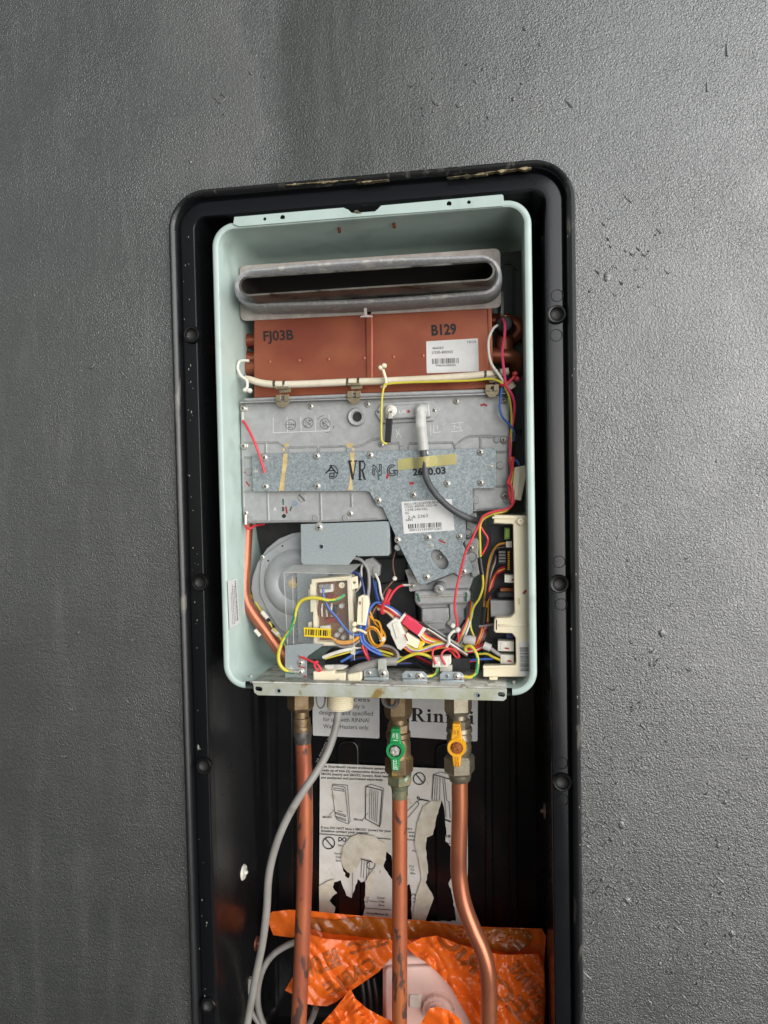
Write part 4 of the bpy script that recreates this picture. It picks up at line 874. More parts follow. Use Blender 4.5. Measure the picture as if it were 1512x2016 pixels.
# sticker on the casing's left side
sx = CX0 + 0.0090
q = [atX(448, 1144, sx), atX(466, 1137, sx), atX(472, 1227, sx), atX(452, 1239, sx)]
ws = obj('side_sticker', mesh(q, [(0, 1, 2, 3)]), M['paper'], heater, 'white printed sticker on the casing side')
def side_print():
    vs, fs = [], []; rg = random.Random(5)
    for c, w in ((0.80, 0.10), (0.62, 0.05), (0.45, 0.05), (0.30, 0.04)):
        t = 0.06 + 0.3*(c < .7)*rg.random()
        while t < 0.92:
            l = rg.uniform(0.01, 0.03)
            def Pt(u, v):
                a = q[0].lerp(q[1], u); b = q[3].lerp(q[2], u); p = a.lerp(b, v); return (p.x+0.0004, p.y, p.z)
            b = len(vs); vs += [Pt(c-w/2, t), Pt(c+w/2, t), Pt(c+w/2, t+l), Pt(c-w/2, t+l)]; fs.append((b, b+1, b+2, b+3)); t += l + rg.uniform(0.008, 0.02)
    return mesh(vs, fs)
obj('printed_text', side_print(), M['ink_fade'], ws)

# ---- ignition / supply circuit box behind the clear cover
plate('mounting_plate', [(584, 1126), (640, 1124), (640, 1268), (587, 1264)], 0.040, 0.0015, M['galv'], heater)
eb = plate('circuit_tray', [(613, 1140), (690, 1135), (699, 1290), (690, 1288), (690, 1271), (617, 1272), (616, 1205), (611, 1205), (610, 1150), (613, 1150)], 0.014, 0.022, M['cream'], heater, bevel=0.0008, holes=[[(621, 1147), (683, 1143), (688, 1264), (624, 1265)]], label='cream plastic tray holding a brown circuit board')
plate('circuit_board', [(619, 1145), (685, 1141), (690, 1266), (622, 1267)], 0.027, 0.002, M['pcb'], eb)
plate('tray_lug', [(685, 1139), (703, 1134), (705, 1158), (688, 1162)], 0.016, 0.004, M['cream'], eb, r=2, holes=[inr((697, 1147, 3))])
for a in (1160, 1225): plate('tray_lug', rect(607, a, 614, a+16), 0.018, 0.006, M['cream'], eb, r=2)
cx = plate('pin_header', [(627, 1152), (655, 1150), (655, 1165), (631, 1168)], 0.019, 0.008, M['white'], eb, r=1.5)
for i in range(3): plate('header_pin', rect(629+8*i, 1151, 635+8*i, 1160), 0.017, 0.003, M['grey_part'], eb)
flathe('post', 673, 1152, 0.019, [(0, 0.001), (2.5, 0.001), (3, -0.001), (6, -0.001), (6.6, 0.006)], M['cream'], eb, 16)
plate('capacitor', slot_px((646, 1175), (656, 1175), 4), 0.022, 0.006, mat('red_lacquer', '8f2f28', 0.3), eb, bevel=0.0015); plate('capacitor', slot_px((645, 1222), (662, 1220), 4.5), 0.022, 0.006, MATS['red_lacquer'], eb, bevel=0.0015)
for i in range(6):
    tube('coil_turn', [(630+4.6*i, 1189, .022), (629+4.6*i, 1201, .017), (630+4.6*i, 1213, .022)], 2.1, M['copper_clean' if i % 2 == 0 else 'white'], eb, 6, 4)
plate('coil_core', rect(627, 1192, 662, 1210), 0.021, 0.006, M['dark_part'], eb, bevel=0.001)
plate('connector', [(630, 1233), (649, 1232), (650, 1242), (631, 1243)], 0.019, 0.008, M['white'], eb)
for px, py in ((672, 1193), (671, 1240), (663, 1250), (676, 1255)): flathe('component', px, py, 0.022, [(0, -0.003), (4, -0.0025), (6, 0.0), (6, 0.005)], M['cap'], eb, 12)
tg = plate('barcode_tag', [(598, 1235), (651, 1238), (651, 1256), (599, 1253)], 0.006, 0.0006, M['tag'], heater, bevel=0, label='yellow barcode tag'); barcode((601.5, 1250), (649, 1252.5), 11.5, 0.0055, M['ink'], tg, 18, 9)
# clear cover: front, top and edge flange
cv = plate('clear_cover', [(559, 1127), (691, 1130), (697, 1300), (692, 1300), (686, 1270), (566, 1272)], 0.008, 0.001, M['clear'], heater, bevel=0.0002, label='clear plastic cover in front of the circuit tray')
t0, t1, t2, t3 = at(559, 1126, .008), at(691, 1129, .008), at(712, 1110, .032), at(578, 1112, .032)
obj('cover_top', mesh([t0, t1, t2, t3], [(0, 1, 2, 3)]), glassy('whitish_reflection_plastic', 'c2c0b8', 0.55, 0.3), cv)  # whitish reflection on the clear top is put into its colour
for ln in ([(559, 1127), (566, 1272)], [(559, 1127), (691, 1130)], [(691, 1130), (698, 1300)], [(576, 1135), (578, 1270)]): tube('cover_edge', [(p[0], p[1], 0.0078) for p in ln], 0.7, M['cap'], cv, 6, 1)

# ---- earth bracket and terminals on the tray
eb2 = plate('earth_bracket', [(561, 1271), (603, 1267), (640, 1268), (608, 1290), (604, 1294), (604, 1341), (561, 1342)], 0.004, 0.0015, M['galv'], heater, r=1)
screw(592, 1305, 0.003, 6, eb2, 'washer'); screw(592, 1323, 0.003, 6, eb2, 'washer')
strokes('marker_strokes', [([(587, 1312), (602, 1315)], 2), ([(597, 1331), (603, 1332)], 3)], 0.0036, M['red_mark'], eb2)
strokes('earth_symbol', [[(573, 1310), (573, 1316)], [(568, 1316), (578, 1316)], [(571, 1319), (576, 1319)]], 0.0037, M['ink_white'], eb2, 1)
cb = plate('cable_clamp', [(616, 1322), (656, 1321), (658, 1326), (680, 1325), (680, 1345), (617, 1345)], -0.004, 0.02, M['cream'], heater, r=2, bevel=0.001, label='cream plastic cable clamp')
plate('clamp_jaw', [(683, 1328), (711, 1323), (712, 1338), (708, 1343), (684, 1344)], -0.005, 0.018, M['cream'], cb, r=3, bevel=0.002)
flathe('clamp_screw', 666, 1339, -0.0045, [(0, -0.0008), (3.6, -0.0006), (4.4, 0.001)], M['steel'], cb, 12)
plate('clamp_lever', [(638, 1310), (668, 1309), (688, 1311), (676, 1318), (655, 1320), (640, 1317)], 0.004, 0.004, M['zinc_dirty'], cb, r=2)
for i, (x0, y0, x1, y1) in enumerate(((716, 1315, 765, 1341), (792, 1321, 841, 1345), (866, 1322, 914, 1347))):
    t = plate('terminal_plate', [(x0, y0+5), (x0+6, y0), (x1-8, y0+1), (x1, y0+8), (x1, y1), (x0, y1-1)], 0.0, 0.0015, M['galv'], heater, r=3, holes=[inr((x0+14, y0+9, 2.6))] if i else [])
    plate('plate_foot', [(x0, y1-8), (x1, y1-7), (x1, y1), (x0, y1-1)], -0.004, 0.004, M['galv'], t, bevel=0.001)
    if i: flathe('eyelet', x0+14, y0+9, 0.0, [(2.8, 0.001), (3, -0.0005), (5, 0.0002)], M['galv'], t, 12)
    screw(x0+33, y0+10, -0.001, 6, t, 'washer')
    if not i: screw(x0+11, y0+10, -0.001, 5, t)
    if i: strokes('marker_strokes', [([(x0+39, y0+16), (x0+43, y0+15)], 3)], -0.0004, M['red_mark'], t)
sp = plate('cable_strap', [(744, 1298), (760, 1297), (761, 1318), (765, 1325), (759, 1334), (748, 1335), (744, 1320)], -0.006, 0.0012, M['bracket'], heater, r=2); screw(754, 1326, -0.007, 8, sp)
tube('supply_cable', [(781, 1302, .008), (765, 1302, .006), (745, 1305, .004), (720, 1311, .003), (700, 1318, .002), (688, 1328, .002), (683, 1342, .002)], 8.6, M['conduit'], heater, 14, 6, 'grey sheathed supply cable in the clamp')

# ---- gas valve below the manifold plate
VY = 0.052
gv = plate('gas_valve', [(818, 1160), (922, 1155), (926, 1175), (920, 1195), (914, 1200), (914, 1246), (830, 1252), (828, 1197), (818, 1190)], VY, 0.04, M['cast'], heater, r=4, bevel=0.002, label='cast aluminium gas valve under the manifold plate')
plate('valve_flange', [(815, 1163), (922, 1160), (927, 1168), (925, 1184), (918, 1189), (822, 1193), (816, 1185)], VY-0.010, 0.012, M['cast'], gv, r=6, bevel=0.003)
plate('flange_line', [(817, 1173), (925, 1170), (925, 1174), (817, 1177)], VY-0.012, 0.006, M['steel'], gv, r=1, bevel=0.001)
plate('valve_cover', [(830, 1198), (884, 1196), (885, 1222), (876, 1230), (876, 1240), (830, 1245)], VY-0.004, 0.006, M['cast'], gv, r=3, bevel=0.0015)
plate('valve_rib', [(884, 1180), (893, 1180), (900, 1225), (900, 1236), (888, 1238), (878, 1228), (885, 1218)], VY-0.006, 0.008, M['cast'], gv, r=3, bevel=0.0015)
plate('valve_line', [(829, 1224), (872, 1222), (872, 1227), (829, 1229)], VY-0.005, 0.003, M['cast_dark'], gv, bevel=0.001)
strokes('marker_strokes', [([(821, 1168), (826, 1185)], 4)], VY-0.0125, M['green_mark'], gv); strokes('marker_strokes', [([(918, 1166), (917, 1184)], 4)], VY-0.0125, M['green_mark'], gv)
flathe('test_nipple', 866, 1158, VY-0.010, [(0, -0.014), (5, -0.014), (6, -0.012), (9, -0.011), (10.5, -0.008), (10.5, 0.002), (13, 0.004), (13, 0.012)], M['cast'], gv, 20)
screw(866, 1160, VY-0.024, 5, gv)
plate('valve_neck', [(826, 1135), (840, 1150), (890, 1128), (905, 1136), (932, 1120), (932, 1140), (925, 1160), (820, 1165)], VY-0.002, 0.02, M['cast'], gv, r=3, bevel=0.002)
plate('side_flange', [(912, 1062), (938, 1058), (944, 1066), (942, 1090), (946, 1130), (930, 1140), (918, 1100)], 0.042, 0.012, M['cast'], gv, r=4, bevel=0.002); screw(927, 1078, 0.041, 8, gv, 'washer')
flathe('cast_boss', 929, 1096, 0.042, [(0, -0.001), (8, -0.001), (9, -0.002), (11, 0.0)], M['cast'], gv, 16)
plate('side_flange', [(918, 1010), (938, 1008), (941, 1028), (936, 1045), (925, 1058), (916, 1060)], 0.040, 0.010, M['cast'], gv, r=4, bevel=0.002); flathe('cast_boss', 922, 1048, 0.040, [(0, -0.001), (5, -0.001), (6, -0.0018), (7.5, 0.0)], M['cast'], gv, 14)
vb = plate('valve_bracket', [(797, 1122), (812, 1118), (828, 1150), (826, 1163), (806, 1165), (803, 1140)], 0.046, 0.006, M['cast_dark'], gv, r=3); screw(812, 1153, 0.045, 5, gv, 'washer'); screw(808, 1129, 0.045, 5, gv)
flathe('cast_boss', 783, 1078, 0.033, [(0, -0.001), (6, -0.0008), (7, 0.001), (7, 0.01)], M['cast'], gv, 14)
# dark masses deep in the casing
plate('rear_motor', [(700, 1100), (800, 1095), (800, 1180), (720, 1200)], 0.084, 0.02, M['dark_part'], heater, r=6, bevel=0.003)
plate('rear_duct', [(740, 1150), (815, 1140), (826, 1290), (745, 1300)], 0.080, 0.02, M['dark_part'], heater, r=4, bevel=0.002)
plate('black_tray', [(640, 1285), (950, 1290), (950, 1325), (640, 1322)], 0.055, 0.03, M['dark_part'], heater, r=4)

# ---- main circuit board housing
HB = [(972, 1014), (1036, 1015), (1041, 1020), (1045, 1333), (951, 1333), (951, 1314), (1010, 1313), (1016, 1308), (1015, 1256), (1008, 1247), (976, 1246), (972, 1242), (973, 1220), (977, 1217), (1004, 1216), (1013, 1208), (1010, 1032), (972, 1031)]
hs = plate('board_housing', HB, 0.002, 0.018, M['cream'], heater, r=[2, 5, 5, 2, 2, 2, 5, 7, 7, 5, 3, 3, 3, 3, 7, 7, 2, 1], bevel=0.0012, label='tall cream plastic circuit board housing on the right')
plate('housing_top', [(969, 1017), (1010, 1018), (1010, 1021), (969, 1021)], 0.0, 0.004, M['cream'], hs); plate('housing_rib', rect(982, 1230, 1040, 1233), 0.0005, 0.004, M['cream'], hs, bevel=0.0006)
plate('housing_slot', rect(976.5, 1220, 978.5, 1240), 0.0016, 0.001, M['slot'], hs, bevel=0); plate('housing_foot', [(963, 1333), (980, 1333), (979, 1339), (964, 1339)], 0.004, 0.01, M['cream'], hs)
plate('housing_lug', [(1014, 1027), (1024, 1017), (1034, 1027), (1025, 1036)], 0.0, 0.004, M['cream'], hs, r=3); flathe('post', 1025, 1026.5, -0.0005, [(0, 0.0006), (2, 0.0006), (2.6, -0.001), (6, -0.001), (7, 0.002)], M['cream'], hs, 16)
plate('housing_edge', [(951, 1311), (1014, 1310), (1014, 1315), (951, 1316)], 0.0, 0.004, M['cream'], hs, r=1)
bs = plate('barcode_sticker', [(1022, 1264), (1044, 1264), (1045, 1331), (1023, 1331)], 0.0014, 0.0003, M['paper'], hs, bevel=0); barcode((1041.5, 1321), (1040.5, 1274), 17, 0.0010, M['ink_fade'], bs, 34, 6)
strokes('marker_strokes', [([(1030, 1169), (1036, 1162)], 4.5)], 0.0012, M['red_mark'], hs); plate('vent_slot', rect(1020, 1178, 1024, 1190), 0.0015, 0.001, M['stain'], hs, bevel=0)
plate('main_board', [(966, 1034), (1020, 1034), (1024, 1312), (962, 1312)], 0.040, 0.003, M['dark_part'], hs)
plate('relay', [(965, 1182), (1014, 1183), (1014, 1215), (966, 1215)], 0.016, 0.02, M['grey_part'], hs, r=1, bevel=0.0008); heater.children[-1]
plate('green_terminal', rect(993, 1039, 1004, 1062), 0.020, 0.014, mat('green_terminal', '6f8f2a', 0.4), hs, r=1); plate('terminal_slot', rect(996, 1042, 1003, 1058), 0.0195, 0.003, mat('green_terminal_in', '9dbb58', 0.5), hs, bevel=0.0003)
plate('connector', rect(996, 1066, 1008, 1078), 0.018, 0.012, M['white'], hs, r=1)
for i in range(9): plate('gold_pin', rect(999, 1086+4.2*i, 1004, 1088.5+4.2*i), 0.024, 0.006, M['gold'], hs, bevel=0.0002)
hsk = plate('heat_sink', rect(981, 1084, 996, 1110), 0.022, 0.012, M['dark_part'], hs)
for i in range(4): plate('heat_sink_fin', rect(982, 1086+6*i, 995, 1088+6*i), 0.020, 0.004, M['grey_part'], hs, bevel=0.0003)
for y0, y1, x0 in ((1132, 1148, 993), (1262, 1283, 980), (1289, 1308, 985)):
    plate('connector', [(x0, y0), (1012, y0+1), (1012, y1), (x0, y1-1)], 0.012, 0.014, M['white'], hs, r=1.5, bevel=0.0008); plate('connector_latch', rect(x0+5, y0+4, x0+16, y1-4), 0.0112, 0.002, M['white'], hs, bevel=0.0005)
    strokes('marker_strokes', [([(x0+14, y1-7), (x0+22, y1-6)], 3)], 0.0106, M['red_mark'], hs)
plate('capacitor', slot_px((985, 1172), (1008, 1172), 8), 0.02, 0.015, M['dark_part'], hs, bevel=0.003); plate('component', rect(985, 1158, 1010, 1168), 0.022, 0.01, M['rust'], hs); plate('component', rect(997, 1246, 1012, 1257), 0.02, 0.01, M['w_navy'], hs)
# connector hanging at the upper right
rc = plate('wire_connector', [(1013, 920), (1034, 916), (1036, 938), (1026, 986), (1008, 983), (1010, 950)], 0.020, 0.012, M['cream'], heater, r=2, bevel=0.001, label='cream connector hanging at the upper right'); plate('connector_latch', [(1016, 930), (1024, 929), (1019, 980), (1012, 979)], 0.0185, 0.002, M['cream'], rc, bevel=0.0005)

# ================================================================== WIRES (each its own part)
NAMES = dict(w_red='red', w_pink='pink', w_yellow='yellow', w_orange='orange', w_blue='blue', w_navy='dark blue', w_white='white', w_brown='brown', w_grey='grey', w_black='black', w_green='green', w_lilac='lilac', w_dred='dark red')
def W(c, r, s, Y=0.02):
    pts = []
    for tok in s.split():
        v = [float(a) for a in tok.split(',')]; pts.append((v[0], v[1], v[2] if len(v) > 2 else Y))
    if c == 'yg':
        m = [M['w_yellow'], M['w_green']]; return tube('earth_wire', pts, r, m, heater, 10, 6, 'yellow and green striped earth wire', stripe=(0, 1, 2))
    return tube('wire', pts, r, M['w_'+c], heater, 8, 6, NAMES['w_'+c] + ' wire')
# left red leads
W('red', 2.6, '478,828,.030 486,840,.026 500,868,.022 512,900,.022 521,931,.024'); tube('crimp_lug', [(478, 812, .034), (478, 830, .030)], 3.2, M['steel'], heater, 8, 2)
W('red', 2.2, '483,1032,.034 486,1040,.03 494,1040,.03 502,1035,.04 520,1032,.06'); tube('crimp_lug', [(484, 1014, .034), (484, 1033, .032)], 3, M['steel'], heater, 8, 2)
# yellow sensor wire
W('yellow', 2.2, '762,874,.024 755,871,.022 751,862,.02 751,820,.02 752,785,.02 756,762,.02 762,756,.02 800,753,.022 870,751,.022 930,749,.022 965,746,.022 985,752,.02 995,763,.02 1003,785,.022 1007,820,.026 1006,870,.03 1004,900,.028')
# outlet switch wires
W('pink', 2.7, '990,628,.034 994,640,.024 993,665,.022 989,690,.022 990,710,.02 993,735,.018 995,752,.018 1000,765,.018 1009,780,.02 1013,800,.024 1010,830,.028 1005,860,.03 1004,900,.028')
W('white', 2.6, '985,639,.04 973,645,.034 963,665,.03 962,690,.028 967,715,.026 980,735,.022 992,752,.02')
W('blue', 2.3, '988,762,.022 985,785,.024 984,805,.024 990,822,.024 1003,836,.026 1012,850,.03 1011,868,.034')
for c, d in (('red', 0), ('red', 4), ('yellow', 8)): W(c, 2.3, f'{1003+d*.5},900,.026 {1006+d*.5},930,.024 {1002+d*.5},955,.022 {1003+d*.6},975,.02 {1008+d*.3},992,.02')
W('red', 2.6, '1011,900,.024 1007,930,.02 1000,950,.018 1006,955,.018 1010,975,.018 1008,990,.018 1014,985,.018')
W('red', 2.4, '1013,985,.018 1006,997,.018 995,1003,.016 973,1007,.014 952,1016,.012 944,1030,.012 930,1060,.012 917,1086,.012 907,1125,.014 898,1163,.014 895,1198,.016 900,1225,.018 903,1263,.02')
W('yellow', 2.3, '1010,992,.02 995,1006,.018 973,1012,.016 952,1022,.014 945,1037,.014 945,1065,.016 946,1096,.018')
W('red', 2.2, '946,1036,.016 953,1048,.016 960,1060,.016 958,1074,.018 949,1092,.018'); tube('wire_sleeve', [(945, 1098, .018), (947, 1115, .018), (950, 1131, .018)], 5.4, M['w_black'], heater, 10, 3)
W('yellow', 2.2, '950,1130,.018 951,1153,.02 944,1177,.022 932,1196,.026 926,1220,.03 928,1240,.03 938,1262,.03')
W('blue', 2.2, '1010,905,.026 1018,908,.026 1022,916,.024')
# harness down from the board housing
for i, (c, r) in enumerate((('orange', 2.0), ('grey', 1.8), ('black', 2.0), ('brown', 1.9), ('white', 1.5))):
    W(c, r, f'{996},{1069+i*1.5},{.022+.002*i} {980-i},{1073+i*2},{.026+.002*i} {968+i*2},{1090+i*3},.034 {961+i*2},{1115+i*2},.036 {957+i*1.6},1150,.036 {953+i*1.5},1196,.034 {953+i},1230,.032')
for i, (c, r) in enumerate((('dred', 2.2), ('yellow', 2.0), ('red', 2.1), ('dred', 2.0))):
    W(c, r, f'994,{1116+i*2},{.024+.002*i} 982,{1122+i*2},.026 {970+i*1.5},1138,.03 {963+i*1.5},1160,.03 {960+i},1185,.03 {957+i},1215,.03 {953+i*1.5},1238,.028 {946+i*2},1254,.026 {938+i*3},1270,.028')
tube('wire_sleeve', [(955, 1196, .030), (953, 1215, .030), (951, 1232, .030)], 7, M['w_black'], heater, 10, 3); tube('wire_sleeve', [(974, 1160, .026), (964, 1170, .026), (957, 1182, .027)], 3, M['w_black'], heater, 8, 3)
W('orange', 2, '958,1196,.028 962,1180,.028 961,1205,.028 960,1224,.028'); tube('cable_tie', [(943, 1233, .022), (955, 1232, .021), (973, 1229, .02)], 2.2, M['w_grey'], heater, 8, 3)
for i, (c) in enumerate(('red', 'yellow', 'red', 'orange', 'navy', 'dred', 'black')):
    W(c, 2.1, f'{949+i*1.6},1232,.03 {946+i*1.8},1246,.026 {940+i*2},1260,.024 {932+i*2.5},1272,.026 {915+i*2},1280,.03')
# wires out of the valve, right side
for i, c in enumerate(('red', 'orange', 'yellow', 'blue', 'white')):
    W(c, 2.1, f'{926+i*1.2},{1184+i},.05 {927+i},1196,.04 {922+i*1.5},1215,.032 {914+i*2},1235,.028 {904+i*2.4},1256,.024 {895+i*3},1268,.024')
W('black', 2.2, '915,1220,.04 905,1238,.03 895,1258,.028 880,1275,.03')
# diagonal bundle from the red tie to the lower right
for i, c in enumerate(('blue', 'white', 'red', 'dred', 'orange', 'white', 'brown')):
    W(c, 2.0, f'{746-i*.5},{1186+i*2.6},.028 {758+i*.5},{1190+i*2.8},.024 {772},{1197+i*3.4},.022 {790-i},{1210+i*4},.022 {806-i},{1225+i*4},.024')
for i, c in enumerate(('red', 'orange', 'yellow', 'white', 'red', 'orange')):
    W(c, 2.1, f'{833-i*1.2},{1244+i*2},.018 {842-i},{1252+i*2.2},.018 {855},{1258+i*2},.018 {868},{1261+i*1.6},.018 {882},{1264+i*1.8},.02 {900},{1275+i*2},.026')
for i, c in enumerate(('grey', 'black', 'white', 'brown')):
    W(c, 2.3, f'{832-i*.5},{1227+i*2.6},.016 {850-i*.6},{1236+i*2.8},.015 {875-i},{1252+i*2.8},.014 {898-i},{1267+i*2.8},.016 {922-i},{1283+i*2.8},.022')
tube('wire_sleeve', [(826, 1225, .016), (843, 1235, .015)], 3.6, M['w_black'], heater, 8, 2)
for i, c in enumerate(('yellow', 'white', 'lilac', 'pink', 'orange')):
    W(c, 2.3, f'{796-i},{1262+i*2.5},.018 {808},{1275+i*2},.016 {822},{1279+i*1.6},.015 {838},{1275+i*1.8},.015 {855},{1268+i*2.4},.015 {875},{1264+i*2.6},.017 {892},{1266+i*3},.02 {915},{1273+i*3},.028')
# connectors in the tangle
def conn(pts, Y, d, m, label, latch=None, mark=None, r=1.5):
    o = plate('wire_connector', pts, Y, d, M[m], heater, r=r, bevel=0.0009, label=label)
    if latch: plate('connector_latch', latch, Y-0.0014, 0.002, M[m], o, bevel=0.0005)
    if mark: strokes('marker_strokes', [(mark, 2.6)], Y-0.0016, M['red_mark'], o)
    return o
M['c_red'] = mat('red_plastic', 'd23a52', 0.4); M['c_ivory'] = mat('ivory_plastic', 'e6dcc0', 0.45)
rd = conn([(797, 1209), (820, 1224), (838, 1238), (826, 1254), (806, 1240), (788, 1223)], 0.012, 0.008, 'c_red', 'red wire connector', [(800, 1214), (811, 1221), (800, 1234), (791, 1227)])
plate('connector_collar', [(833, 1234), (839, 1238), (827, 1255), (822, 1251)], 0.0115, 0.009, M['white'], rd); plate('connector_collar', [(795, 1208), (799, 1211), (789, 1225), (785, 1221)], 0.0115, 0.009, M['white'], rd)
conn([(777, 1217), (785, 1221), (803, 1264), (800, 1271), (788, 1281), (782, 1277), (769, 1249), (768, 1242), (760, 1231)], 0.008, 0.010, 'white', 'large white wire connector', [(772, 1228), (782, 1224), (792, 1250), (781, 1258)], [(797, 1249), (803, 1262)])
conn([(800, 1245), (826, 1262), (836, 1268), (828, 1278), (816, 1276), (798, 1266)], 0.014, 0.008, 'c_ivory', 'ivory wire connector with a yellow end'); plate('connector_end', [(827, 1262), (835, 1266), (829, 1279), (823, 1276)], 0.0135, 0.009, M['tag'], heater.children[-1])
conn([(705, 1176), (712, 1172), (724, 1174), (726, 1190), (720, 1232), (702, 1230), (703, 1200)], 0.010, 0.010, 'c_ivory', 'tall ivory wire connector beside the circuit tray', [(714, 1176), (724, 1177), (718, 1226), (713, 1226)], [(709, 1184), (709, 1190)])
conn([(718, 1102), (732, 1098), (748, 1114), (746, 1134), (740, 1136), (734, 1139), (730, 1134), (718, 1112)], 0.038, 0.012, 'grey_part', 'grey wire connector below the bracket', [(735, 1116), (746, 1116), (743, 1132), (733, 1136)])
conn([(748, 1256), (756, 1253), (759, 1260), (752, 1266), (746, 1262)], 0.012, 0.006, 'white', 'small white connector on the orange loop')
cc = conn([(852, 1294), (887, 1291), (888, 1306), (880, 1314), (851, 1314)], 0.008, 0.010, 'white', 'white connector with two red wires', [(856, 1303), (866, 1302), (866, 1311), (856, 1312)]); plate('connector_latch', [(869, 1301), (879, 1300), (879, 1310), (869, 1311)], 0.0066, 0.002, M['white'], cc, bevel=0.0005)
plate('rear_connector', rect(890, 1296, 926, 1320), 0.022, 0.016, M['dark_part'], heater, r=1); plate('rear_connector', rect(866, 1310, 890, 1322), 0.018, 0.012, M['white'], heater, r=1)
# blue loops by the tray
W('blue', 2.6, '754,1187,.02 739,1187,.018 729,1198,.016 723,1212,.014 721,1232,.012 713,1248,.012 707,1252,.012')
W('blue', 2.6, '712,1226,.014 709,1240,.012 709,1250,.012 713,1264,.012 726,1277,.012 742,1286,.014 752,1290,.016'); W('blue', 2.4, '717,1228,.016 714,1245,.014 718,1262,.014 730,1273,.014 745,1282,.016 756,1292,.02')
W('blue', 2.4, '636,1158,.012 638,1175,.010 648,1198,.010 662,1214,.010 678,1235,.009 690,1247,.009 702,1250,.011 709,1247,.013'); W('brown', 2.0, '627,1160,.016 634,1180,.014 645,1200,.014 660,1216,.014 672,1230,.02')
W('navy', 2.4, '690,1128,.02 700,1127,.02 709,1134,.02 714,1150,.022 718,1172,.022'); W('blue', 2.2, '739,1145,.036 741,1165,.03 746,1183,.026'); W('navy', 2.2, '735,1140,.036 738,1165,.032 742,1183,.028'); W('white', 2.4, '739,1130,.036 746,1146,.03 750,1170,.026 756,1186,.024')
W('grey', 3.4, '696,1098,.036 708,1101,.036 718,1110,.034 725,1124,.034 727,1150,.034 725,1172,.03'); W('white', 1.6, '720,1105,.04 712,1115,.04 712,1135,.04 708,1155,.04'); W('white', 1.4, '716,1110,.042 709,1130,.042 711,1150,.042 700,1166,.042')
W('brown', 1.6, '779,1084,.05 774,1102,.048 774,1118,.046 777,1138,.044 768,1150,.042 757,1164,.034 752,1178,.03'); flathe('ferrite_bead', 777, 1139, .042, [(0, -.003), (3, -.0026), (5, 0), (3, .0026), (0, .003)], M['white'], heater, 12)
W('red', 2.4, '793,1152,.042 784,1156,.038 774,1166,.032 765,1182,.026 760,1192,.024'); tube('crimp_lug', [(808, 1152, .044), (791, 1152, .042)], 2.6, M['steel'], heater, 8, 2)
tube('cable_tie', [(768, 1160, .014), (763, 1171, .014), (757, 1185, .014), (752, 1197, .016), (753, 1207, .02), (760, 1200, .03), (765, 1188, .028), (758, 1184, .018)], 3.4, M['w_red'], heater, 8, 6, 'red wire tie around the bundle')
# orange loops
for s in ('716,1243,.016 722,1237,.014 731,1234,.012 742,1239,.012 749,1252,.012 751,1260,.012', '718,1248,.018 726,1240,.016 735,1238,.014 744,1246,.014 748,1258,.014', '726,1212,.024 726,1232,.02 729,1253,.018 737,1268,.016 747,1270,.014 753,1262,.012', '723,1218,.026 722,1240,.022 727,1260,.02 738,1273,.018 750,1270,.016 758,1258,.016 756,1246,.018 750,1240,.02', '729,1214,.022 735,1220,.02 745,1224,.018 750,1236,.016 752,1256,.014', '727,1200,.026 732,1214,.024 741,1230,.022 752,1240,.018 757,1250,.016'):
    W('orange', 2.2, s)
for i, c in enumerate(('brown', 'orange', 'grey', 'brown')): W(c, 2.0, f'{752},{1190+i*2},.03 {742-i},{1192+i*3},.03 {735-i},{1202+i*4},.03 {730-i},{1220+i*3},.03 {727-i*.5},1245,.034')
for i, c in enumerate(('orange', 'orange', 'brown', 'grey')): W(c, 2.3, f'{650+i*3},{1254+i},{.012} 668,{1263+i*3},.011 690,{1262+i*3.2},.011 704,{1255+i*3},.012 712,{1247+i*3},.014')
# lower runs
W('blue', 2.8, '671,1303,.012 684,1296,.014 700,1286,.018 716,1280,.022'); W('white', 3.6, '636,1294,.010 655,1287,.009 675,1281,.009 695,1277,.012'); W('yellow', 1.8, '640,1297,.011 665,1290,.010 690,1283,.012')
W('white', 2.0, '694,1276,.016 720,1275,.018 744,1274,.018'); W('grey', 3.0, '732,1273,.02 753,1271,.018 772,1275,.016 783,1287,.014 783,1302,.012'); W('brown', 3.0, '738,1277,.022 756,1276,.02 771,1281,.018 779,1292,.014 779,1303,.012')
W('yellow', 2.4, '744,1280,.018 766,1286,.016 792,1295,.016'); W('yellow', 2.4, '740,1284,.02 764,1292,.018 790,1300,.018'); W('yg', 3.2, '781,1303,.012 799,1294,.010 819,1287,.010 836,1289,.010 849,1295,.011 858,1305,.014 861,1318,.012 855,1329,.008 840,1332,.003')
W('yg', 3.6, '678,1171,.016 666,1179,.011 648,1182,.008 628,1178,.006 610,1177,.005 592,1184,.005 583,1200,.005 579,1220,.005 570,1242,.004 557,1262,.002 549,1284,.001 549,1302,.001 556,1315,.001 568,1322,.002 582,1323,.002'); tube('crimp_lug', [(570, 1322, .001), (590, 1323, .001)], 2.6, M['steel'], heater, 8, 2)
W('yg', 3.4, '917,1282,.014 917,1274,.012 926,1272,.010 934,1280,.008 940,1295,.006 940,1312,.004 937,1326,.002 926,1333,.001 914,1332,.001'); tube('crimp_lug', [(916, 1332, .001), (900, 1331, 0)], 2.4, M['steel'], heater, 8, 2); tube('crimp_lug', [(842, 1332, .002), (826, 1331, 0)], 2.4, M['steel'], heater, 8, 2)
W('yg', 2.6, '940,1287,.02 958,1287,.018 970,1293,.016 986,1300,.014'); W('blue', 2.4, '926,1300,.022 945,1298,.02 972,1297,.02'); W('red', 2.2, '925,1302,.022 945,1300,.022')
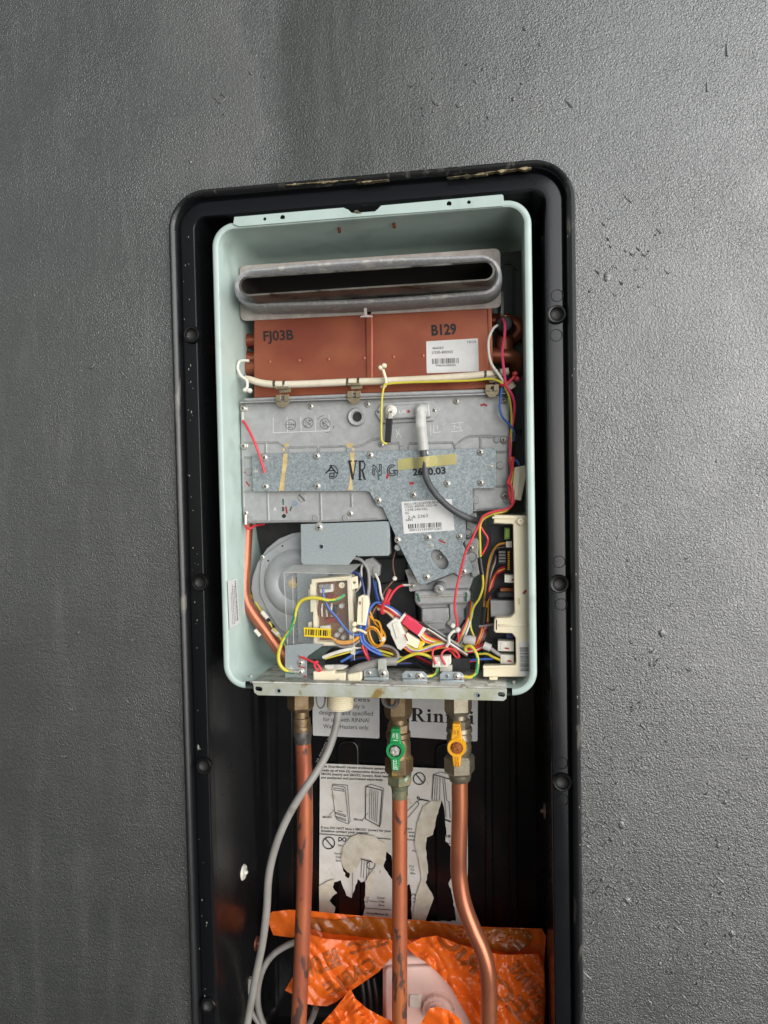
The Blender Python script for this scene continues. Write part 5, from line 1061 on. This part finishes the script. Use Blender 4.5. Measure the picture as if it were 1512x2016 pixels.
W('red', 2.4, '591,1293,.002 604,1298,.0 615,1303,-.002 626,1309,-.003 632,1319,-.003 626,1321,-.003 620,1312,-.003 620,1304,-.002 627,1303,-.001'); flathe('eyelet', 591, 1293, .003, [(1.6, .001), (2, -.001), (3.4, .0005)], M['steel'], heater, 10)
W('red', 2.4, '713,1270,.012 717,1282,.01 722,1292,.009 727,1302,.006'); W('dred', 2.2, '719,1272,.013 722,1284,.011 727,1303,.007')
W('red', 2.2, '858,1308,.005 852,1292,.006 853,1280,.008 862,1274,.012 880,1270,.016'); W('red', 2.2, '877,1309,.005 869,1293,.006 873,1282,.008 885,1277,.010 896,1280,.010 904,1292,.010 899,1294,.011 890,1284,.013 882,1279,.016')
for i, c in enumerate(('red', 'dred', 'white', 'red')): W(c, 2.2, f'{895},{1272+i*2},.024 915,{1278+i*2},.022 935,{1276+i*2},.022 952,{1268+i*2},.022')
for (x, y, r) in ((927, 1260, 9), ): tube('wire_cap', [(916, 1259, .018), (926, 1260, .016), (936, 1262, .016)], r, M['cap'], heater, 12, 4, 'frosted wire cap')
tube('wire_cap', [(952, 1270, .014), (966, 1276, .014)], 7.5, M['cap'], heater, 12, 3, 'frosted wire cap'); tube('wire', [(966, 1277, .014), (980, 1287, .014), (990, 1292, .016)], 4, M['w_grey'], heater, 8, 3)
tie([(903, 1243, .012), (893, 1243, .010), (884, 1253, .009), (884, 1264, .009), (879, 1273, .011)], [(891, 1232, .011), (901, 1240, .011)], 'w_white', 'white beaded tie on the diagonal bundle', 3)
tie([(700, 1240, .006), (710, 1241, .006), (722, 1247, .006)], [(697, 1229, .006), (697, 1240, .006)], 'cream', 'cream beaded tie beside the circuit tray', 2.6)
for i, c in enumerate(('navy', 'black', 'brown', 'blue', 'black')): W(c, 2.4, f'{690},{1288+i*4},{.03+.003*i} 720,{1286+i*3},.034 760,{1296+i*3},.036 800,{1300+i*2},.036 850,{1296+i*2},.036')
for i, c in enumerate(('black', 'black', 'dred')): W(c, 3, f'{776+i*12},{1280},.04 {800+i*14},1296,.036 {830+i*14},1312,.03 {850+i*12},1322,.024')

# ================================================================== PIPES, VALVES, CONDUIT
PY = 0.052
p1 = thing('copper_pipe', 'straight copper pipe with a brass union at the left under the heater', 'pipe', at(588, 2100, PY), 'copper pipes under the heater')
hexnut('union_nut', 592, 1345, 1398, 27, PY, M['brass'], p1, 0.35)
vlathe('union_neck', [(593, 1396, 15), (593, 1411, 15.5), (593, 1412, 18), (594, 1426, 18), (594, 1427, 19), (595, 1434, 19.5), (595, 1450, 17.5)], PY, M['brass'], p1, 20)
vlathe('solder_joint', [(595, 1437, 19.6), (595, 1444, 19.8), (596, 1452, 17.8), (596, 1462, 16.8)], PY, M['solder'], p1, 20)
tube('pipe_tube', [(596, 1452, PY), (599, 1520, PY), (600.5, 1620, PY), (599, 1740, PY), (594, 1880, PY), (586, 2060, PY), (583, 2140, PY)], 16.2, M['copper'], p1, 20, 6)
def handle(name, cx, cy, r, tw, ty, by, m, Y, parent, ink, nutm, tilt=0.0):
    pts = [(cx-tw-2+tilt, ty), (cx+tw-1+tilt, ty+1)]
    for a in range(-52, 61, 14): pts.append((cx + r*math.cos(math.radians(a)), cy + r*math.sin(math.radians(a))))
    pts += [(cx+tw, by-8), (cx+tw-1, by), (cx-tw+1, by), (cx-tw, by-8)]
    for a in range(120, 233, 14): pts.append((cx + r*math.cos(math.radians(a)), cy + r*math.sin(math.radians(a))))
    h = plate(name, pts, Y, 0.006, M[m], parent, r=1.2, bevel=0.0012)
    flathe('handle_rim', cx, cy, Y, [(12.2, 0.0), (12.8, -0.0012), (r-1, -0.0014), (r-0.2, 0.0004)], M[m], h, 28)
    flathe('handle_cup', cx, cy, Y, [(0, -0.0002), (12, -0.0002), (12.4, 0.0006)], M['slot'] if m == 'h_green' else M['rust'], h, 20)
    flathe('handle_nut', cx-0.5, cy, Y, [(0, -0.0035), (3.4, -0.0035), (3.6, -0.0045), (5.6, -0.0045), (6, -0.003), (9, -0.003), (10.2, -0.0022), (10.2, 0.0)], M[nutm], h, 6, 0.3, smooth=False)
    # raised end of the lever, lettering
    text('ZETCO', (cx+4.5, by-2.5), (cx+2.8, by-23), 7.5, Y-0.0004, M[ink], h, .01)
    text('ON', (cx-2.5+tilt, cy-r-7), (cx-2.5+tilt, cy-r-15), 4.4, Y-0.0004, M[ink], h, .01); text('OFF', (cx+4.5+tilt, cy-r-5), (cx+4.5+tilt, cy-r-16), 4.4, Y-0.0004, M[ink], h, .01)
    strokes('printed_arrow', [([(cx-5+tilt, cy-r-2), (cx+4+tilt, cy-r-2)], 1.1)], Y-0.0004, M[ink], h)
    plate('handle_end', [(cx-tw-2+tilt, ty-5), (cx+tw-2+tilt, ty-4), (cx+tw-1+tilt, ty+3), (cx-tw-2+tilt, ty+3)], Y+0.002, 0.012, M[m], h, r=2, bevel=0.001)
    return h
# green valve
v1 = thing('ball_valve', 'brass ball valve with a green lever on the middle copper pipe', 'valve', at(785, 1540, PY), 'ball valves under the heater')
flathe('union_washer', 768, 1378, PY-0.016, [(9, 0.004), (12, -0.001), (17, -0.001), (20, 0.004)], M['solder'], v1, 20)
hexnut('union_nut', 784, 1345, 1413, 27.5, PY, M['brass'], v1, 0.12)
vlathe('valve_neck', [(784, 1410, 17.5), (784, 1425, 18)], PY, M['brass'], v1, 20); hexnut('body_nut', 784, 1422, 1441, 22.5, PY, M['brass'], v1, 0.5)
vlathe('valve_body', [(784, 1439, 22), (784, 1441, 24.5), (784, 1449, 24.8), (784, 1452, 22.5), (785, 1460, 22.5), (785, 1462, 23.5), (785, 1482, 24), (785, 1490, 24.5)], PY, M['brass'], v1, 24)
hexnut('body_nut', 785.5, 1486, 1523, 28, PY, M['brass'], v1, 0.15)
hexnut('compression_nut', 787, 1522, 1543, 26, PY, M['verdigris'], v1, 0.6, 'greenish corroded nut'); vlathe('compression_ring', [(787, 1541, 19), (787, 1546, 18.5), (787, 1553, 16.5)], PY, M['verdigris'], v1, 20)
tube('valve_stem', [(778, 1478, .036), (778, 1478, .022)], 6, M['brass'], v1, 10, 1)
handle('lever', 778, 1478, 18.5, 8, 1440, 1518, 'h_green', 0.018, v1, 'ink_white', 'steel', tilt=1.5)
p2 = thing('copper_pipe', 'tarnished straight copper pipe hanging below the green lever valve', 'pipe', at(787, 2100, PY), 'copper pipes under the heater')
tube('pipe_tube', [(787, 1548, PY), (787, 1600, PY), (787, 1750, PY), (787, 1900, PY), (786.5, 2060, PY), (786.5, 2140, PY)], 15.3, M['copper'], p2, 20, 6)
vlathe('flux_collar', [(787, 1550, 16.4), (787, 1562, 16.2), (787, 1570, 15.6)], PY, M['verdigris'], p2, 20)
# yellow valve
v2 = thing('ball_valve', 'plated ball valve with a yellow lever on the right copper pipe', 'valve', at(905, 1540, PY), 'ball valves under the heater')
hexnut('union_nut', 902, 1345, 1405, 27.5, PY, M['brass_grey'], v2, 0.3); vlathe('valve_neck', [(903, 1403, 17), (903, 1417, 17.5)], PY, M['brass_grey'], v2, 20); hexnut('body_nut', 903, 1414, 1433, 23, PY, M['brass_grey'], v2, 0.1)
vlathe('valve_body', [(904, 1430, 24), (904, 1433, 25.5), (904, 1439, 25.8), (904, 1441, 23.5), (904, 1446, 23.5), (904, 1448, 25), (904, 1455, 25), (904, 1458, 22.5), (904, 1466, 23), (904, 1468, 24.2), (904, 1478, 24), (904, 1482, 21.5), (904, 1489, 21.5)], PY, M['brass_grey'], v2, 28)
hexnut('body_nut', 904.5, 1485, 1522, 30, PY, M['brass_grey'], v2, 0.25); vlathe('collar', [(905, 1519, 23), (905, 1524, 22.5), (905, 1533, 21.5), (905, 1536, 20)], PY, M['brass_grey'], v2, 24)
tube('valve_stem', [(899, 1472, .036), (899, 1472, .022)], 6, M['brass'], v2, 10, 1)
handle('lever', 899, 1472, 18.8, 7.6, 1430, 1510, 'h_yellow', 0.018, v2, 'ink_brown', 'rust', tilt=1.0)
p3 = thing('copper_pipe', 'smooth copper pipe bending to the right below the yellow lever valve', 'pipe', at(962, 2100, PY), 'copper pipes under the heater')
tube('pipe_tube', [(905, 1530, PY), (905, 1600, PY), (903, 1680, PY), (904, 1725, PY), (912, 1775, PY-.002), (930, 1825, PY-.005), (949, 1868, PY-.008), (960, 1910, PY-.010), (963, 1960, PY-.010), (963, 2060, PY-.010), (963, 2140, PY-.01)], 16.2, M['copper_clean'], p3, 20, 7)
# conduit
cd = thing('conduit', 'grey plastic conduit hanging in a curve from the heater past the left pipe', 'conduit', at(487, 2100, 0.0))
tube('conduit_tube', [(668, 1375, .036), (667, 1395, .035), (661, 1432, .032), (646, 1478, .026), (624, 1518, .018), (598, 1556, .010), (570, 1602, .006), (549, 1648, .004), (535, 1694, .004), (528, 1735, .006), (525, 1790, .010), (517, 1855, .016), (503, 1925, .022), (488, 2010, .028), (476, 2080, .03)], 7.8, M['conduit'], cd, 16, 7)
GLD = [(670, 1350, 26)] + [q for i in range(7) for q in ((670, 1366+i*4, 27.5), (670, 1368+i*4, 25.6))] + [(670, 1394, 25), (670, 1395, 10)]
vlathe('threaded_gland', GLD, 0.036, M['cream'], cd, 32)
cmat = mat('conduit_print', '77736e', 0.6)
text('20 AS/NZS 2053', (624.8, 1502), (655, 1442), 4, 0.0, cmat, cd, 0, 'printed_text', Yf=lambda x, y: 0.006 + (1502-y)/60*0.013)
tube('hanger_tab', [(622, 1360, .06), (624, 1385, .06), (630, 1394, .06), (638, 1388, .06), (641, 1365, .06)], 1.8, M['conduit'], cd, 6, 4)
# grey coiled cable low on the left
cl_ = thing('cable_coil', 'thin grey cable coiled at the lower left behind the conduit', 'cable', at(540, 2080, 0.1))
tube('cable', [(588, 1852, .11), (560, 1864, .105), (535, 1882, .1), (517, 1910, .095), (508, 1945, .095), (508, 1980, .1), (516, 2010, .1), (532, 2040, .1), (560, 2060, .1), (590, 2040, .1), (612, 2010, .1), (622, 1985, .1)], 6.5, M['conduit'], cl_, 12, 6)
tube('cable', [(493, 1925, .1), (490, 1960, .1), (495, 1990, .1), (510, 2015, .1), (535, 2050, .1)], 5.5, M['conduit'], cl_, 12, 6)

# ================================================================== ORANGE MARKER TAPE AND PINK-TINTED WHITE BOX
bag = thing('warning_tape', 'crumpled orange plastic warning tape with dark mirrored lettering at the bottom of the box', 'warning tape', at(800, 2100, 0.1))
def wr(x, y, s, a=0.006):
    u, v = x*.6+y*.8, y*.6-x*.8
    return a*(noise2(x*.014, y*.014, s) + 0.45*(1-2*abs(noise2(u*.022, v*.05, s+3))) + 0.14*(1-2*abs(noise2(v*.035, u*.09, s+5))) + 0.02*noise2(x*.16, y*.16, s+7))
def yB(x, y): return 0.118 - 0.02*max(0, (y-1800)/220) + wr(x, y, 1, 0.007)
sheet('tape_band', [(529, 1800), (536, 1795), (568, 1791), (609, 1793), (655, 1798), (736, 1805), (838, 1813), (915, 1823), (981, 1826), (1067, 1828), (1075, 1843), (1071, 1900), (1074, 1960), (1069, 2060), (900, 2060), (880, 1900), (760, 1880), (640, 1870), (604, 1846), (573, 1846), (538, 1841), (529, 1818)], yB, M['orange'], bag, 4.5)
sheet('adhesive_strip', [(612, 1808), (660, 1812), (700, 1806), (736, 1808), (790, 1812), (838, 1816), (915, 1826), (981, 1829), (1040, 1832), (1047, 1845), (1042, 1860), (1010, 1880), (960, 1868), (900, 1858), (835, 1846), (790, 1852), (720, 1846), (690, 1842), (650, 1838), (612, 1828)], lambda x, y: yB(x, y)-0.003, M['orange_brown'], bag, 4.5)
def yL(x, y): return 0.088 - 0.012*max(0, (y-1850)/120) + wr(x, y, 2, 0.010)
left = [(604, 1838), (640, 1848), (690, 1852), (740, 1850), (772, 1852), (772, 1884), (745, 1914), (718, 1932), (685, 1955), (663, 1972), (645, 1981), (622, 1980), (604, 1976), (585, 1962), (561, 1950), (572, 1930), (590, 1900), (596, 1870)]
sheet('tape_drape', left, yL, M['orange'], bag, 4)
def yR(x, y): return 0.084 - 0.010*max(0, (y-1850)/150) + wr(x, y, 3, 0.010)
right = [(799, 1862), (830, 1846), (860, 1842), (930, 1868), (990, 1880), (1060, 1878), (1072, 1920), (1068, 1990), (1070, 2060), (945, 2060), (930, 2020), (915, 1992), (889, 1945), (862, 1915), (838, 1894), (815, 1880)]
sheet('tape_drape', right, yR, M['orange'], bag, 4)
def yM(x, y): return 0.055 + wr(x, y, 4, 0.016)
sheet('tape_fold', [(690, 1946), (700, 1966), (722, 1985), (745, 1998), (775, 2012), (800, 2060), (600, 2060), (622, 2030), (640, 2008), (660, 1985), (676, 1965)], yM, M['orange'], bag, 4)
sheet('tape_fold', [(846, 1985), (862, 1982), (885, 1990), (905, 2005), (925, 2060), (800, 2060), (825, 2020)], lambda x, y: 0.030 + wr(x, y, 6, 0.012), M['orange'], bag, 4)
for Yf, lst in ((yL, (('BELOW', (600, 1930), (674, 1898), 34), ('CABLE', (650, 1962), (745, 1905), 26), ('ELEC', (690, 1880), (766, 1858), 22))), (yR, (('ELECTRIC', (1066, 2050), (860, 1850), 34), ('BEWARE', (1065, 1990), (1000, 1905), 26))), (yB, (('BEWARE', (900, 1846), (1010, 1862), 20),))):
    for s, a, b, h in lst:
        me = text_raw(s, .03); xs = [v.co.x for v in me.vertices]; x0, x1 = min(xs), max(xs)
        bm = bmesh.new(); bm.from_mesh(me); bmesh.ops.triangulate(bm, faces=bm.faces); bmesh.ops.subdivide_edges(bm, edges=bm.edges, cuts=3, use_grid_fill=True); bm.to_mesh(me); bm.free()
        A, B = Vector(a), Vector(b); e = B-A; up = Vector((e.y, -e.x)).normalized()*h; up = up if up.y < 0 else -up
        for v in me.vertices:
            s_ = (v.co.x-x0)/(x1-x0); s_ = s_ if A.x > B.x else 1-s_
            q = A + e*s_ + up*(v.co.y/0.7); v.co = at(q.x, q.y, Yf(q.x, q.y)-(0.0012 if Yf is not yB else 0.0045))
        # keep only what lies on the film
        poly = left if Yf is yL else right if Yf is yR else None
        bm = bmesh.new(); bm.from_mesh(me)
        if poly:
            def px_of(co):
                d = co - CAM; return (IW/2 + FPX*d.dot(AR)/d.dot(AF), IH/2 - FPX*d.dot(AU)/d.dot(AF))
            bmesh.ops.delete(bm, geom=[f for f in bm.faces if not all(inside(px_of(v.co), poly) for v in f.verts)], context='FACES')
        bm.to_mesh(me); bm.free()
        obj('printed_letters', me, M['ink_brown'], bag)

pk = thing('cable_box', 'white plastic box, coloured pink for orange bounce light, with a round cable gland under the orange tape', 'box', at(830, 2100, 0.12))
plate('box_body', [(752, 1888), (930, 1880), (938, 2070), (752, 2070)], 0.098, 0.055, M['bounce_pink_white'], pk, r=[12, 12, 0, 0], bevel=0.006)
plate('box_lid', [(757, 1906), (922, 1900), (928, 2060), (757, 2060)], 0.092, 0.008, M['bounce_pink_white'], pk, r=10, bevel=0.003)
bt = plate('latch', rect(806, 1960, 829, 1985), 0.089, 0.004, M['white'], pk, r=4, bevel=0.001)
flathe('recess_ring', 866, 1985, 0.0918, [(26, 0.001), (28, -0.0006), (33, -0.001), (35, 0.0006)], M['bounce_pink_white'], pk, 32)
flathe('cable_gland', 862, 1985, 0.0918, [(0, -0.016), (12, -0.016), (15, -0.014), (16, -0.008), (22, -0.0085), (24, -0.007), (30, -0.006), (31, -0.003), (31, 0.001)], M['grey_part'], pk, 14, smooth=False)
bpy.data.objects['cable_gland'].data.materials[0] = M['bounce_pink_white']
for i in range(3):
    cbk = thing('black_lead', f'{("left", "middle", "right")[i]} one of three thin dark leads beside the pink-tinted box', 'cable', at(716+i*13, 2060, 0.11), 'dark leads beside the pink box')
    tube('lead', [(712+i*12, 1925, .115), (716+i*13, 1965, .108), (717+i*13, 2010, .108), (720+i*13, 2060, .11)], 4.5, M['dark_part'], cbk, 10, 4)
